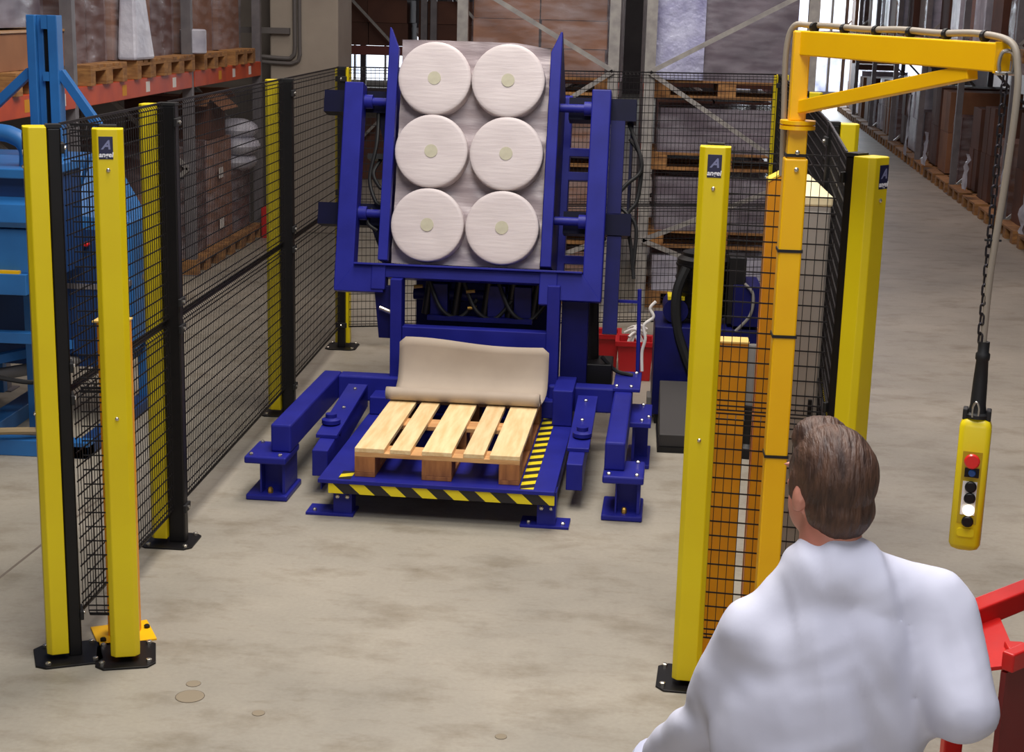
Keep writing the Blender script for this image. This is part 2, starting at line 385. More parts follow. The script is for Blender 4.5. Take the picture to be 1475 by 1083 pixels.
# ------------------------------------------------------------------ guard posts (yellow cover on black post)
def text_mesh(txt, size, m, shear=0., bold=0.):
    c = bpy.data.curves.new('lettering', 'FONT'); c.body = txt; c.size = size; c.extrude = .0006; c.shear = shear
    c.offset = bold; c.align_x = 'CENTER'; c.align_y = 'CENTER'
    o = bpy.data.objects.new('lettering_tmp', c); COL.objects.link(o)
    dg = bpy.context.evaluated_depsgraph_get(); dg.update()
    me = bpy.data.meshes.new_from_object(o.evaluated_get(dg)); me.name = 'lettering'
    bpy.data.objects.remove(o); bpy.data.curves.remove(c)
    me.materials.clear(); me.materials.append(m); return me
TXT = text_mesh('angel', .0235, STKW, .12, .0006)
AEM = text_mesh('A', .043, STKA, .35, .0012)
def guard_post(label, x, y, phi, h=1.975, sticker=True, loc_stk=0., deep=.018, group='guard posts with yellow covers', clamps=True):
    t = thing('guard_post', label, 'fence post', (x, y, 0), R(phi), group)
    MB().box(-.027, .027, -.03, deep, .006, h).build('inner_post', BLK, t, bevel=.006)
    MB().box(-.029, .029, -.032, deep + .002, h, h + .012).build('end_cap', RUB, t)
    poly = [(-.053, -.032), (-.053, -.092), (-.035, -.110), (.035, -.110), (.053, -.092), (.053, -.032)]
    MB().prism(poly, 'z', .03, h + .005).build('cover', YEL, t, bevel=.003)
    pl = [(-.11, -.12), (-.08, -.155), (.08, -.155), (.11, -.12), (.11, .06), (.08, .09), (-.08, .09), (-.11, .06)]
    bp = MB().prism(pl, 'z', 0, .008).build('base_plate', BLK, t, bevel=.002)
    for sx, sy in ((-.085, -.11), (.085, -.11), (-.085, .06), (.085, .06)):
        MB().lathe([(.011, .008), (.011, .018), (.006, .02)], (sx, sy, 0), 6).build('anchor_bolt', CHROME, bp)
    for z in (.95, h - .135):
        MB().lathe([(.007, 0), (.007, -.004), (.003, -.007)], (0, -.110, z), 10, 'y').build('cover_screw', CHROME, t)
    for z in (.17, 1.0, 1.12, h - .07):
        c = MB().box(-.04, .04, deep - .004, deep + .01, z - .018, z + .018).build('clamp', RUB, t, bevel=.003)
        MB().lathe([(.008, 0), (.008, .006), (.004, .009)], (0, deep + .01, z), 8, 'y').build('clamp_screw', CHROME, c)
    if sticker:
        s = MB().box(loc_stk - .024, loc_stk + .024, -.1115, -.1098, h - .098, h - .02).build('sticker', STK, t, bevel=.0008, label='dark blue sticker with white word angel')
        a = obj('lettering', TXT, s); a.location = (loc_stk, -.1118, h - .083); a.rotation_euler = (R(90), 0, 0)
        b = obj('emblem', AEM, s); b.location = (loc_stk, -.1118, h - .05); b.rotation_euler = (R(90), 0, 0)
    return t
guard_post('leftmost tall yellow guard post on a black base plate at the front of the fence', -1.998, 5.32, -66)
guard_post('tall yellow guard post with angel sticker, second from the left at the front', -1.822, 5.36, 17, loc_stk=-.006)
guard_post('yellow guard post with angel sticker, left of the jib crane', .30, 5.43, -4)
guard_post('yellow guard post right of the jib crane, beside the aisle', .745, 5.21, 46, loc_stk=.010)
guard_post('black fence post with narrow yellow edge, nearest behind the two left yellow posts', -1.985, 6.60, -90, sticker=False, deep=.045)
guard_post('black fence post with narrow yellow edge in the middle of the left fence', -1.985, 8.93, -90, sticker=False, deep=.045)
guard_post('black fence post at the far left corner beside the blue machine', -2.0, 10.78, 180, sticker=False)
guard_post('black fence post with yellow edges at the far right corner of the cell', 1.10, 11.7, 180, sticker=False)
guard_post('black fence post with yellow side in the far part of the aisle fence', 1.0, 9.28, 90, sticker=False)
guard_post('black fence post with yellow side on the aisle fence just behind the right front post', .852, 6.70, 90, sticker=False)

# ------------------------------------------------------------------ wire mesh panels
def panel(label, p0, p1, z0=.17, z1=.99, spikes=False, ed=.0045):
    p0 = Vector((p0[0], p0[1], 0)); p1 = Vector((p1[0], p1[1], 0)); d = p1 - p0; Lg = d.length; d.normalize()
    t = thing('fence_panel', label, 'fence panel', p0, math.atan2(d.y, d.x), 'black wire mesh fence panels')
    r = .0034; n = max(2, round(Lg / .03)); v = MB(); hz = MB()
    for i in range(n + 1):
        x = Lg * i / n; v.box(x - .00125, x + .00125, -.00125, .00125, z0, z1)
        # small bent ends at the lower and upper edge
        for z, dz in ((z0, -.018), (z1, .018)):
            if not (spikes and dz > 0):
                v.bar((x, 0, z), (x, .014, z + dz), .0025, .0025)
    m = round((z1 - z0) / .054)
    zs = [z0 + (z1 - z0) * j / m for j in range(m + 1)] + [z0 + .02, z1 - .02]
    if spikes: zs = [z for z in zs if z < z1 - .03] + [z1 - .02]
    for z in zs: hz.box(0, Lg, r / 2, r * 1.6, z - .0024, z + .0024)
    hz.box(0, Lg, .010, .018, z0 - .0185 - ed, z0 - .0185 + ed)
    if not spikes: hz.box(0, Lg, .010, .018, z1 + .0185 - ed, z1 + .0185 + ed)
    v.build('vertical_wires', MESHM, t, kind='stuff'); hz.build('horizontal_wires', MESHM, t, kind='stuff')
    return t
def two(where, p0, p1):
    panel('lower black wire mesh panel ' + where, p0, p1, .17, 1.0)
    panel('upper black wire mesh panel ' + where, p0, p1, 1.05, 1.965)
two('between the two front left yellow posts', (-1.955, 5.345), (-1.84, 5.36))
two('from the front left yellow posts to the first black post', (-1.985, 5.37), (-1.985, 6.56))
two('in the left fence between its two middle posts', (-1.985, 6.66), (-1.985, 8.88))
two('in the left fence at its far end', (-1.985, 8.99), (-2.0, 10.72))
two('behind the blue machine, left half of the rear fence', (-1.95, 10.80), (-.45, 11.24))
two('behind the blue machine, right half of the rear fence', (-.45, 11.24), (1.06, 11.68))
panel('lower black wire mesh panel beside the jib crane post', (.335, 5.44), (.72, 5.40), .17, 1.0, ed=.002)
panel('upper black wire mesh panel beside the jib crane post', (.335, 5.44), (.72, 5.40), 1.05, 1.975, True, ed=.002)
two('of the aisle fence nearest the right front post', (.735, 5.24), (.85, 6.66))
two('in the middle of the aisle fence', (.855, 6.75), (.997, 9.23))
two('at the far end of the aisle fence', (1.003, 9.33), (1.09, 11.66))

# ------------------------------------------------------------------ pallet prototype
def make_pallet(name, label, cat='pallet', new=False, group=None):
    t = thing(name, label, cat, group=group)
    wb_, ws, wk = (WOOD, WOODE, WOODB) if new else (OWOOD, OWOOD, OWOOD)
    xs = [(-.4, -.255), (-.2275, -.1275), (-.0725, .0725), (.1275, .2275), (.255, .4)]
    for a, b in xs: MB().box(a, b, 0, 1.2, .122, .144).build('deck_board', wb_, t, bevel=.0025)
    for y in (0, .5275, 1.055): MB().box(-.4, .4, y, y + .145, .1, .122).build('stringer_board', ws, t, bevel=.002)
    for y in (0, .5275, 1.055):
        for x in (-.4, -.0725, .3): MB().box(x, x + (.1 if x != -.0725 else .145), y, y + .145, .022, .1).build('block', wk, t, bevel=.002)
    for x, w in ((-.4, .1), (-.0725, .145), (.3, .1)): MB().box(x, x + w, 0, 1.2, 0, .022).build('runner_board', wk, t, bevel=.002)
    return t

# ------------------------------------------------------------------ the blue pallet turning machine
MO = Vector((-.85, 7.03, 0)); MA = R(-1.7)
mach = thing('roll_tilting_machine', 'royal blue tilting machine holding the white rolls, pallet on its plate', 'machine', MO, MA)
YT = R(15)
def CT(p):   # cradle space: x across, y = towards the front, z = up along the tilted face
    return Vector((p[0], 1.45 + p[2] * math.sin(YT) - p[1] * math.cos(YT), .95 + p[2] * math.cos(YT) + p[1] * math.sin(YT)))
def bolts(parent, pts, r=.011, hh=.014, m=CHROME):
    for p in pts: MB().lathe([(r, 0), (r, hh * .7), (r * .6, hh)], p, 6).build('bolt', m, parent)
# base plate
bpz = .19
pt = MB().box(-.57, .57, -.02, 1.42, bpz - .012, bpz + .008).build('base_plate', BLU, mach, bevel=.003)
MB().box(-.52, .57, -.012, .0, bpz - .062, bpz - .012).build('front_lip', HAZF, pt)
MB().box(.402, .468, .0, 1.4, bpz + .008, bpz + .0095).build('hazard_tape', HAZS, pt)
MB().box(-.475, -.415, .0, .13, bpz + .008, bpz + .0095).build('hazard_tape', HAZS, pt)
MB().box(-.56, -.555, .0, 1.4, bpz - .05, bpz - .012).build('side_skirt', BLU, pt)
MB().box(.56, .565, .0, 1.4, bpz - .09, bpz - .012).build('side_skirt', BLU, pt)
for a, b, c in ((-.46, -.64, -.405), (.53, .405, .64)):
    lg = MB().box(a - .045, a + .045, .035, .045, .012, bpz - .012).box(a - .045, a - .035, .045, .13, .012, bpz - .012).box(a + .035, a + .045, .045, .13, .012, bpz - .012).build('leg', BLU, mach)
    MB().box(b, c, .02, .16, 0, .014).build('foot_plate', BLU, lg, bevel=.002)
    for q in (-.024, .024): MB().lathe([(.011, 0), (.011, -.008), (.005, -.011)], (a + q, .035, .1), 6, 'y').build('bolt', CHROME, lg)
    bolts(lg, [(b + .04, .05, .014), (c - .03, .05, .014)])
# outer floor beams with their front pedestals
def pedestal(x0, x1, name='pedestal'):
    s = 1 if x0 > 0 else -1
    xa, xb = (x0, x1)
    p = MB().box(xa, xb, .19, .50, 0, .03).build(name, BLU, mach, bevel=.008)
    w = (xb - xa)
    MB().box(xa + w * .32, xa + w * .36, .22, .47, .03, .2).box(xa + w * .32, xb - .02, .29, .30, .03, .2).box(xb - .03, xb - .015, .22, .47, .03, .2).build('web', BLU, p)
    MB().box(xa + .0, xb + .0, .17, .46, .195, .232).build('top_flange', BLU, p, bevel=.008)
    bolts(p, [(xa + .03, .2, .232), (xb - .035, .2, .232), (xa + .03, .42, .232), (xb - .035, .42, .232)])
    bolts(p, [(xa + w * .55, .235, .03)], .014, .03, BRASS)
    return p
pedestal(-.985, -.775)
pedestal(.785, .985)
lb = MB().box(-.875, -.772, .27, 1.47, .232, .375).box(-.772, -.42, 1.36, 1.47, .232, .375).build('floor_beam', BLU, mach, bevel=.01)
rb = MB().box(.788, .888, .27, 1.47, .232, .375).box(.42, .788, 1.36, 1.47, .232, .375).build('floor_beam', BLU, mach, bevel=.01)
# right rear bracket with second pedestal
br = MB().box(.78, .93, 1.30, 1.72, .375, .395).build('bracket_plate', BLU, mach, bevel=.004)
bolts(br, [(.8, 1.33, .395), (.88, 1.33, .395), (.8, 1.66, .395), (.9, 1.66, .395)])
p2 = MB().box(.875, 1.0, 1.1, 1.5, .0, .022).build('pedestal', BLU, mach, bevel=.004)
MB().box(.875, 1.0, 1.08, 1.5, .235, .262).build('top_flange', BLU, p2, bevel=.004)
MB().box(.90, .915, 1.15, 1.45, .022, .235).box(.9, .985, 1.28, 1.29, .022, .235).build('web', BLU, p2)
bolts(p2, [(.95, 1.12, .262), (.985, 1.2, .262), (.95, 1.46, .262)])
# swing links between plate and beams
for s in (-1, 1):
    lk = MB().prism([(.33, .10), (.33, .235), (1.36, .33), (1.36, .2)], 'x', s * .60, s * .68).build('swing_link', BLU, mach, bevel=.004)
    MB().prism([(.5, .25), (.5, .27), (1.3, .345), (1.3, .325)], 'x', s * .59, s * .70).build('link_cap', BLU, lk, bevel=.003)
    MB().cyl((s * .595, .62, .255), (s * .70, .62, .255), .022, n=16).build('hinge_pin', NAVY, lk, smooth=True)
    MB().lathe([(.05, .29), (.05, .31), (.03, .32), (.03, .34)], (s * .655, .66, 0), 14).build('pivot_boss', BLU, lk, smooth=True)
    bolts(lk, [(s * .64, .9, .305), (s * .64, 1.2, .335)])
# central base block and portal frame
MB().box(-.5, .5, 1.30, 1.75, .2, .30).build('base_block', BLU, mach, bevel=.006)
MB().box(-.56, -.44, 1.2, 1.5, .2, .30).build('side_block', BLU, mach, bevel=.006)
MB().box(.46, .57, 1.16, 1.5, .2, .40).build('side_block', BLU, mach, bevel=.006)
for a, b in ((-.485, -.42), (.395, .465)):
    MB().box(a, b, 1.40, 1.52, .3, .93).build('portal_post', BLU, mach, bevel=.004)
MB().box(-.42, .395, 1.42, 1.50, .55, .66).build('portal_crossbeam', BLU, mach, bevel=.004)
MB().box(-.42, .395, 1.43, 1.49, .3, .55).build('portal_panel', BLU, mach)
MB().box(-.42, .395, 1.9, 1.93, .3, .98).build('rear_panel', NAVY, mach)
MB().prism([(-.56, .58), (-.585, .84), (-.55, .88), (-.45, .88), (-.45, .58)], 'y', 1.46, 1.49).build('bearing_plate', NAVY, mach, bevel=.003)
MB().cyl((-.55, 1.43, .76), (-.47, 1.43, .73), .013, n=10).build('pin', CHROME, mach)
MB().box(.47, .62, 1.5, 1.62, .3, .9).build('cylinder_mount', NAVY, mach, bevel=.004)
# mechanism in the dark opening
mech = MB().cyl((-.4, 1.7, .80), (.38, 1.7, .80), .035, n=14).build('tilt_shaft', NAVY, mach, smooth=True)
for x in (-.32, -.15, .02, .16, .30):
    MB().cyl((x, 1.62, .70), (x + .03, 1.62, .92), .022, n=10).build('rod', BLK, mech, smooth=True)
for x in (-.24, .09, .24):
    MB().box(x - .05, x + .05, 1.6, 1.75, .70, .88).build('bearing_block', NAVY, mech, bevel=.004)
for x, z in ((-.06, .845), (-.05, .75), (-.36, .86)):
    MB().cyl((x - .02, 1.58, z), (x + .03, 1.58, z + .006), .011, n=8).build('fitting', BRASS, mech)
for k in range(3):
    MB().tube([(-.3 + .2 * k, 1.6, .9), (-.22 + .2 * k, 1.57, .74), (-.12 + .2 * k, 1.6, .69), (-.02 + .2 * k, 1.6, .8)], .012).build('hose', RUB, mech, smooth=True)
MB().box(-.3, .3, 1.56, 1.6, .675, .70).build('manifold_bar', NAVY, mech)
# cradle: arms, front beam, fins
for a, b in ((-.812, -.705), (.583, .69)):
    MB(CT).box(a, b, -.115, 0, -.10, 1.075).build('cradle_arm', BLU, mach, bevel=.006)
fbm = MB(CT).box(-.705, .583, -.14, -.005, -.018, .045).build('cradle_beam', BLU, mach, bevel=.004)
MB(CT).prism([(-.81, -.105), (-.53, -.105), (-.53, .045), (-.70, .045)], 'y', -.1, .004).build('gusset', BLU, fbm, bevel=.003)
MB(CT).prism([(.69, -.105), (.36, -.105), (.36, .045), (.58, .045)], 'y', -.1, .004).build('gusset', BLU, fbm, bevel=.003)
MB(CT).box(-.70, .58, -.55, .03, .045, .056).build('ledge_plate', BLU, fbm, bevel=.002)
MB(CT).box(.345, .445, -.1, .012, -.135, .05).build('stop_block', BLU, fbm, bevel=.006)
MB(CT).box(-.60, -.52, -.1, .012, -.09, .05).build('stop_block', BLU, fbm, bevel=.006)
fl_ = MB(CT).prism([(-.567, .075), (-.512, .075), (-.512, 1.27), (-.56, 1.385), (-.567, 1.385)], 'y', -.03, .02).build('side_fin', BLU, mach, bevel=.004)
MB(CT).prism([(-.03, .075), (-.03, 1.36), (-.45, 1.12), (-.45, .075)], 'x', -.567, -.555).build('fin_web', BLU, fl_)
fr_ = MB(CT).prism([(.345, .075), (.405, .075), (.405, 1.385), (.395, 1.385), (.345, 1.27)], 'y', -.03, .02).build('side_fin', BLU, mach, bevel=.004)
MB(CT).prism([(-.03, .075), (-.03, 1.375), (-.48, 1.10), (-.48, .075)], 'x', .393, .405).build('fin_web', NAVY, fr_)
MB(CT).prism([(-.46, .06), (-.46, 1.12), (-.50, 1.14), (-.56, 1.02), (-.56, .06)], 'x', .385, .445).build('rear_fin', BLU, fr_, bevel=.003)
for b in (.98, .345):
    MB(CT).cyl((.405, -.08, b), (.583, -.08, b), .024, n=14).build('guide_rod', BLU, mach, smooth=True)
    MB(CT).cyl((.54, -.08, b), (.583, -.08, b), .04, n=14).build('rod_collar', BLU, mach, smooth=True)
    MB(CT).cyl((-.705, -.08, b), (-.567, -.08, b), .024, n=14).build('guide_rod', BLU, mach, smooth=True)
    MB(CT).cyl((-.705, -.08, b), (-.66, -.08, b), .04, n=14).build('rod_collar', BLU, mach, smooth=True)
for b in (.80, .66, .17):
    MB(CT).box(.44, .60, -.52, -.46, b - .025, b + .025).build('rung', BLU, mach, bevel=.003)
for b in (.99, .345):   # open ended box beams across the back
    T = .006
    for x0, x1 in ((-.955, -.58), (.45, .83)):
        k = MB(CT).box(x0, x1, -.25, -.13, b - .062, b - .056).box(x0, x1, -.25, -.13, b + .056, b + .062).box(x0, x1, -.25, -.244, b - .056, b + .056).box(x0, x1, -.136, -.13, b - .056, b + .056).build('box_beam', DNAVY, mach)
        MB(CT).box(x0 + .03, x1 - .02, -.24, -.14, b - .05, b + .05).build('beam_hollow_shade', BLK, k)  # black filler standing for the shade inside the hollow beam
MB(CT).box(.69, .77, -.20, -.13, .40, .93).build('side_plate', NAVY, mach)
MB(CT).box(.70, .78, -.22, -.14, -.27, .28).build('side_plate', NAVY, mach)
MB(CT).box(-.60, -.585, -.30, -.16, .1, .9).build('side_plate', NAVY, mach)
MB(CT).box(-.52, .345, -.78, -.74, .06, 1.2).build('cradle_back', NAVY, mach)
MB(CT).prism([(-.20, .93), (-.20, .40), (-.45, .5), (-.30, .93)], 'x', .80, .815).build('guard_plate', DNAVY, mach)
MB(CT).prism([(-.68, 1.0), (-.60, 1.0), (-.57, .78), (-.60, .76)], 'y', -.2, -.17).build('actuator_bracket', DNAVY, mach)
MB(CT).prism([(-.70, .40), (-.60, .34), (-.565, .2), (-.6, .16)], 'y', -.2, -.17).build('actuator_bracket', DNAVY, mach)
MB(CT).box(-.68, -.58, -.18, -.1, .66, .69).build('valve_block', BLK, mach)
for pts in (((-.64, -.15, .95), (-.63, -.1, .75), (-.66, -.1, .55), (-.62, -.1, .42), (-.58, -.12, .40)),
            ((-.60, -.15, .68), (-.64, -.1, .58), (-.60, -.1, .5), (-.57, -.1, .5)),
            ((-.64, -.15, .4), (-.66, -.1, .3), (-.6, -.1, .25)),
            ((.78, -.2, .95), (.86, -.15, .75), (.87, -.15, .65), (.80, -.15, .58), (.75, -.15, .52)),
            ((.80, -.2, .84), (.87, -.18, .72), (.86, -.18, .5), (.81, -.18, .4), (.84, -.2, .2), (.86, -.2, .05)),
            ((.74, -.2, .46), (.80, -.18, .42), (.86, -.18, .33), (.85, -.2, .1))):
    MB(CT).tube(pts, .011).build('hydraulic_hose', RUB, mach, smooth=True)
# black tilt cylinder, box and riser rod on the right
hc = MB().cyl((.62, 1.75, .36), (.60, 1.75, .95), .06, n=18).build('hydraulic_cylinder', BLK, mach, smooth=True)
MB().cyl((.62, 1.75, .2), (.62, 1.75, .36), .035, n=14).build('cylinder_foot', BLK, hc, smooth=True)
MB().box(.52, .76, 1.58, 1.82, .30, .46).build('junction_box', BLK, mach, bevel=.006)
MB().tube([(.70, 1.6, .50), (.78, 1.62, .42), (.86, 1.6, .405), (.88, 1.6, .40)], .012).build('hydraulic_hose', RUB, mach, smooth=True)
MB().cyl((.905, 1.7, .39), (.895, 1.7, .88), .012, n=10).build('riser_rod', BLU, mach, smooth=True)
MB().box(.70, .90, 1.69, 1.71, .80, .815).build('riser_arm', BLU, mach)
MB().tube([(.93, 1.68, .41), (.925, 1.68, .52), (.94, 1.67, .60), (.93, 1.67, .68), (.98, 1.67, .73), (.96, 1.67, .78), (.99, 1.67, .82)], .009).build('white_cable', WHITEP, mach, smooth=True)

# pallet on the plate
pal = make_pallet('wooden_pallet', 'new pale pine pallet lying on the blue machine plate', new=True)
v = MO + Matrix.Rotation(MA, 3, 'Z') @ Vector((-.005, .05, bpz + .0085))
pal.location = v; pal.rotation_euler = (0, 0, MA)
# beige interleaf sheet
def sheet():
    prof = []
    for i in range(25):     # rolled front edge: one full turn, leaving the roll at the bottom rear
        t = math.pi * .35 + 2 * math.pi * 1.08 * (i / 24); rad = .030 + .010 * i / 24
        prof.append((.985 + rad * math.sin(-t + math.pi), .385 + rad * math.cos(-t + math.pi)))
    for y, z in ((1.03, .350), (1.08, .350), (1.13, .356), (1.18, .372), (1.22, .405), (1.245, .45), (1.26, .51), (1.268, .58), (1.27, .625)):
        prof.append((y, z))
    th = .003; n = len(prof); nx = 24; vs = []; fs = []
    for k in range(nx + 1):
        u = k / nx; x = -.425 + .83 * u
        for i, (y, z) in enumerate(prof):
            w = max(0, i - 24) / (n - 25)
            xx = x + (.02 if w > .5 else .02 * w * 2)
            zz = z + w * w * (.012 * math.sin(u * 5 + 1) - (.03 if (u < .02 or u > .98) else 0) - .012 * u)
            vs.append((xx, y + .006 * math.sin(u * 9) * w, zz))
    fs = [(k * n + i, (k + 1) * n + i, (k + 1) * n + i + 1, k * n + i + 1) for k in range(nx) for i in range(n - 1)]
    b = MB().add(vs, fs); o = b.build('interleaf_sheet', PAPER, smooth=True)
    s = o.modifiers.new('thick', 'SOLIDIFY'); s.thickness = th
    return o
sh = sheet(); sh.location = MO; sh.rotation_euler = (0, 0, MA)
tag(sh, 'beige paper sheet with rolled front edge curling up behind the pallet', 'paper sheet')

# rolls in the cradle
def make_roll(label, a, b):
    c = CT((a, .005, b)); t = thing('film_roll', label, 'roll', MO + Matrix.Rotation(MA, 3, 'Z') @ c, MA, 'white rolls in the cradle')
    rot = Matrix.Rotation(-YT, 3, 'X')
    f = lambda p: rot @ Vector(p)
    r = .2058
    prof = [(.036, -.003), (.06, -.004), (.1, -.005), (.15, -.005), (.185, -.004), (.199, -.0025), (.204, .001), (r, .006), (r, .03), (r, .66), (.19, .67), (.03, .67)]
    me = MB(f).lathe(prof, (0, 0, 0), 56, 'y')
    # gentle dents of the film over the end face
    vs = []
    for p in me.v:
        q = Vector(p); d = (noise.noise(q * 9 + Vector((a * 7, b * 5, 0))) * .0025)
        vs.append(tuple(q + rot @ Vector((0, d, 0))))
    me.v = vs
    me.build('roll_body', ROLLW, t, smooth=True)
    MB(f).lathe([(.037, .004), (.037, -.0062), (.001, -.0058)], (0, 0, 0), 28, 'y').build('core_end', CORE, t, smooth=True)
    return t
for lab, a, b in (('white roll at the top left of the tilted stack', -.303, 1.108), ('white roll at the top right of the tilted stack', .112, 1.108),
                  ('white roll in the middle row on the left', -.300, .698), ('white roll in the middle row on the right', .122, .698),
                  ('white roll at the bottom left of the tilted stack', -.300, .284), ('white roll at the bottom right of the tilted stack', .120, .284)):
    make_roll(lab, a, b)
def wrap():
    nx, nz = 60, 84; x0, x1, z0, z1 = -.507, .335, .07, 1.335; vs = []; fs = []
    for j in range(nz + 1):
        for i in range(nx + 1):
            x = x0 + (x1 - x0) * i / nx; z = z0 + (z1 - z0) * j / nz
            if j > nz * .93:
                z -= .03 * max(0, (i / nx - .75) / .25) ** 1.2 * (j / nz - .93) / .07
            y = -.085 + noise.noise(Vector((x * 3, 0, z * 16))) * .012 + noise.noise(Vector((x * 9 + z * 6, 3, z * 9))) * .014
            if z > 1.25: y += (z - 1.25) * .35
            vs.append((x, y, z))
    fs = [(j * (nx + 1) + i, j * (nx + 1) + i + 1, (j + 1) * (nx + 1) + i + 1, (j + 1) * (nx + 1) + i) for j in range(nz) for i in range(nx)]
    me = MB(CT).add(vs, fs).mesh('wrap_sheet', ROLLS, True)
    # open the sheet where the rolls poke through, so that the film lies around them
    bm = bmesh.new(); bm.from_mesh(me); dele = []
    for fce in bm.faces:
        c = fce.calc_center_median()
        z = (c.z - .95 - (-.05) * math.sin(YT)) / math.cos(YT); x = c.x
        if any((x - a) ** 2 + (z - b) ** 2 < .175 ** 2 for a in (-.30, .118) for b in (.284, .698, 1.108)): dele.append(fce)
    bmesh.ops.delete(bm, geom=dele, context='FACES'); bm.to_mesh(me); bm.free()
    o = obj('wrap_sheet', me); o.location = MO; o.rotation_euler = (0, 0, MA)
    return tag(o, 'crumpled white film wrapped round the six rolls', 'wrapping film')
wrap()

# ------------------------------------------------------------------ jib crane with pendant
jc = thing('jib_crane', 'orange-yellow jib crane post with braced arm reaching right', 'jib crane', (.548, 5.19, 0))
MB().box(-.038, .038, -.038, .038, .012, 1.965).build('post', ORG, jc, bevel=.006)
bpl = MB().box(-.12, .12, -.12, .12, 0, .012).build('base_plate', ORG, jc, bevel=.002)
bolts(bpl, [(sx * .09, sy * .09, .012) for sx in (-1, 1) for sy in (-1, 1)])
MB().box(-.031, .031, -.031, .031, 1.965, 2.06).build('inner_post', ORG, jc, bevel=.004)
MB().lathe([(.058, 2.058), (.058, 2.070), (.05, 2.071), (.05, 2.074), (.058, 2.075), (.058, 2.087)], (0, 0, 0), 28).build('swivel_flange', ORG, jc, smooth=True)
MB().box(-.032, .022, -.03, .03, 2.087, 2.372).build('mast', ORG, jc, bevel=.004)
for z in (1.985, 1.93): MB().lathe([(.008, 0), (.008, -.006), (.004, -.009)], (.002, -.032 if z > 1.96 else -.038, z), 8, 'y').build('set_screw', CHROME, jc)
JD = Vector((.452, -.80, 0)); JL = JD.length; jd = JD.normalized(); je = Vector((-jd.y, jd.x, 0))
tip = JD
MB().bar(Vector((-.012, .02, 2.335)) , tip + Vector((0, 0, 2.325)), .05, .078).build('arm', ORG, jc, bevel=.004)
MB().bar(Vector((0, 0, 2.128)), tip * .88 + Vector((0, 0, 2.282)), .04, .042).build('brace', ORG, jc, bevel=.003)
MB().bar(tip + Vector((0, 0, 2.325)), tip + jd * .004 + Vector((0, 0, 2.325)), .056, .084).build('end_plate', ORG, jc, bevel=.001)
for z in (.95, 1.37, 1.66, 1.975):
    w = .041 if z < 1.96 else .034
    MB().box(-w, w, -w, w, z - .005, z + .005).build('cable_tie', RUB, jc)
eye = tip + jd * .02 + Vector((0, 0, 2.312))
MB().tube([eye + Vector((-.016, 0, -.03)), eye + Vector((-.02, 0, .0)), eye + Vector((-.012, 0, .028)), eye + Vector((.012, 0, .028)), eye + Vector((.02, 0, .0)), eye + Vector((.016, 0, -.03))], .006).build('shackle', CHROME, jc, smooth=True)
MB().cyl(eye + Vector((-.028, 0, -.028)), eye + Vector((.028, 0, -.028)), .006, n=10).build('shackle_pin', CHROME, jc, smooth=True)
jo = Vector((.548, 5.19, 0))
eyeW = jo + eye
# chain of single links
link = MB()
LN = 20
lpath = []
for k in range(LN):
    t = 2 * math.pi * k / LN; x = .0085 * math.cos(t); z = .0085 * math.sin(t) + (.0085 if math.sin(t) > 0 else -.0085)
    lpath.append((x, z))
for k in range(LN):
    a = Vector((lpath[k][0], 0, lpath[k][1])); b = Vector((lpath[(k + 1) % LN][0], 0, lpath[(k + 1) % LN][1]))
    link.cyl(a, b, .0032, n=6, cap=False)
lme = link.mesh('link', mat('dark_chain_steel', (58, 54, 58), .4, .7), True)
ctop = eyeW + Vector((0, 0, -.03)); cbot = Vector((1.012, 4.372, 1.535))
ch = thing('hanging_chain', 'dark steel link chain hanging from the jib arm tip', 'chain', ctop)
n = int((ctop - cbot).length / .027)
for i in range(n):
    p = (cbot - ctop) * ((i + .5) / n)
    o = obj('link', lme, ch); o.location = p; o.rotation_euler = (0, 0, R(20) if i % 2 else R(110))
# control cable: along the arm, over the tip, down beside the chain
ctop3 = Vector((0, 0, 2.378 + .010))
cab = thing('control_cable', 'grey control cable strapped along the jib arm and hanging down', 'cable', jo)
pts = [Vector((-.036, .05, 1.9)), Vector((-.042, .05, 2.1)), Vector((-.048, .05, 2.30)), Vector((-.03, .04, 2.385)), Vector((.02, .0, 2.391))]
for k in range(1, 6): pts.append(tip * (k / 5.6) + ctop3 + Vector((0, 0, -.006 * k / 5 + (.004 if k % 2 else 0))))
pts += [tip + jd * .03 + Vector((0, 0, 2.366)), tip + jd * .065 + Vector((.0, 0, 2.30)), tip + jd * .072 + Vector((0, 0, 2.2)), tip + jd * .055 + Vector((.004, 0, 2.0)),
        tip + jd * .03 + Vector((.006, 0, 1.75)), Vector((1.021 - .548, 4.372 - 5.19, 1.56)), Vector((1.021 - .548, 4.372 - 5.19, 1.50))]
MB().tube(pts, .0098, n=10).build('sheath', CABLE, cab, smooth=True)
for k in range(6):
    q = tip * (.06 + k * .172) + Vector((0, 0, 2.385 - .001 * k)); MB().cyl(q - jd * .006, q + jd * .006, .0165, n=12).build('cable_tie', RUB, cab)
MB().obox(tip + jd * .035 + Vector((0, 0, 1.83)), (.045, .01, .006)).build('cable_tie', RUB, cab)

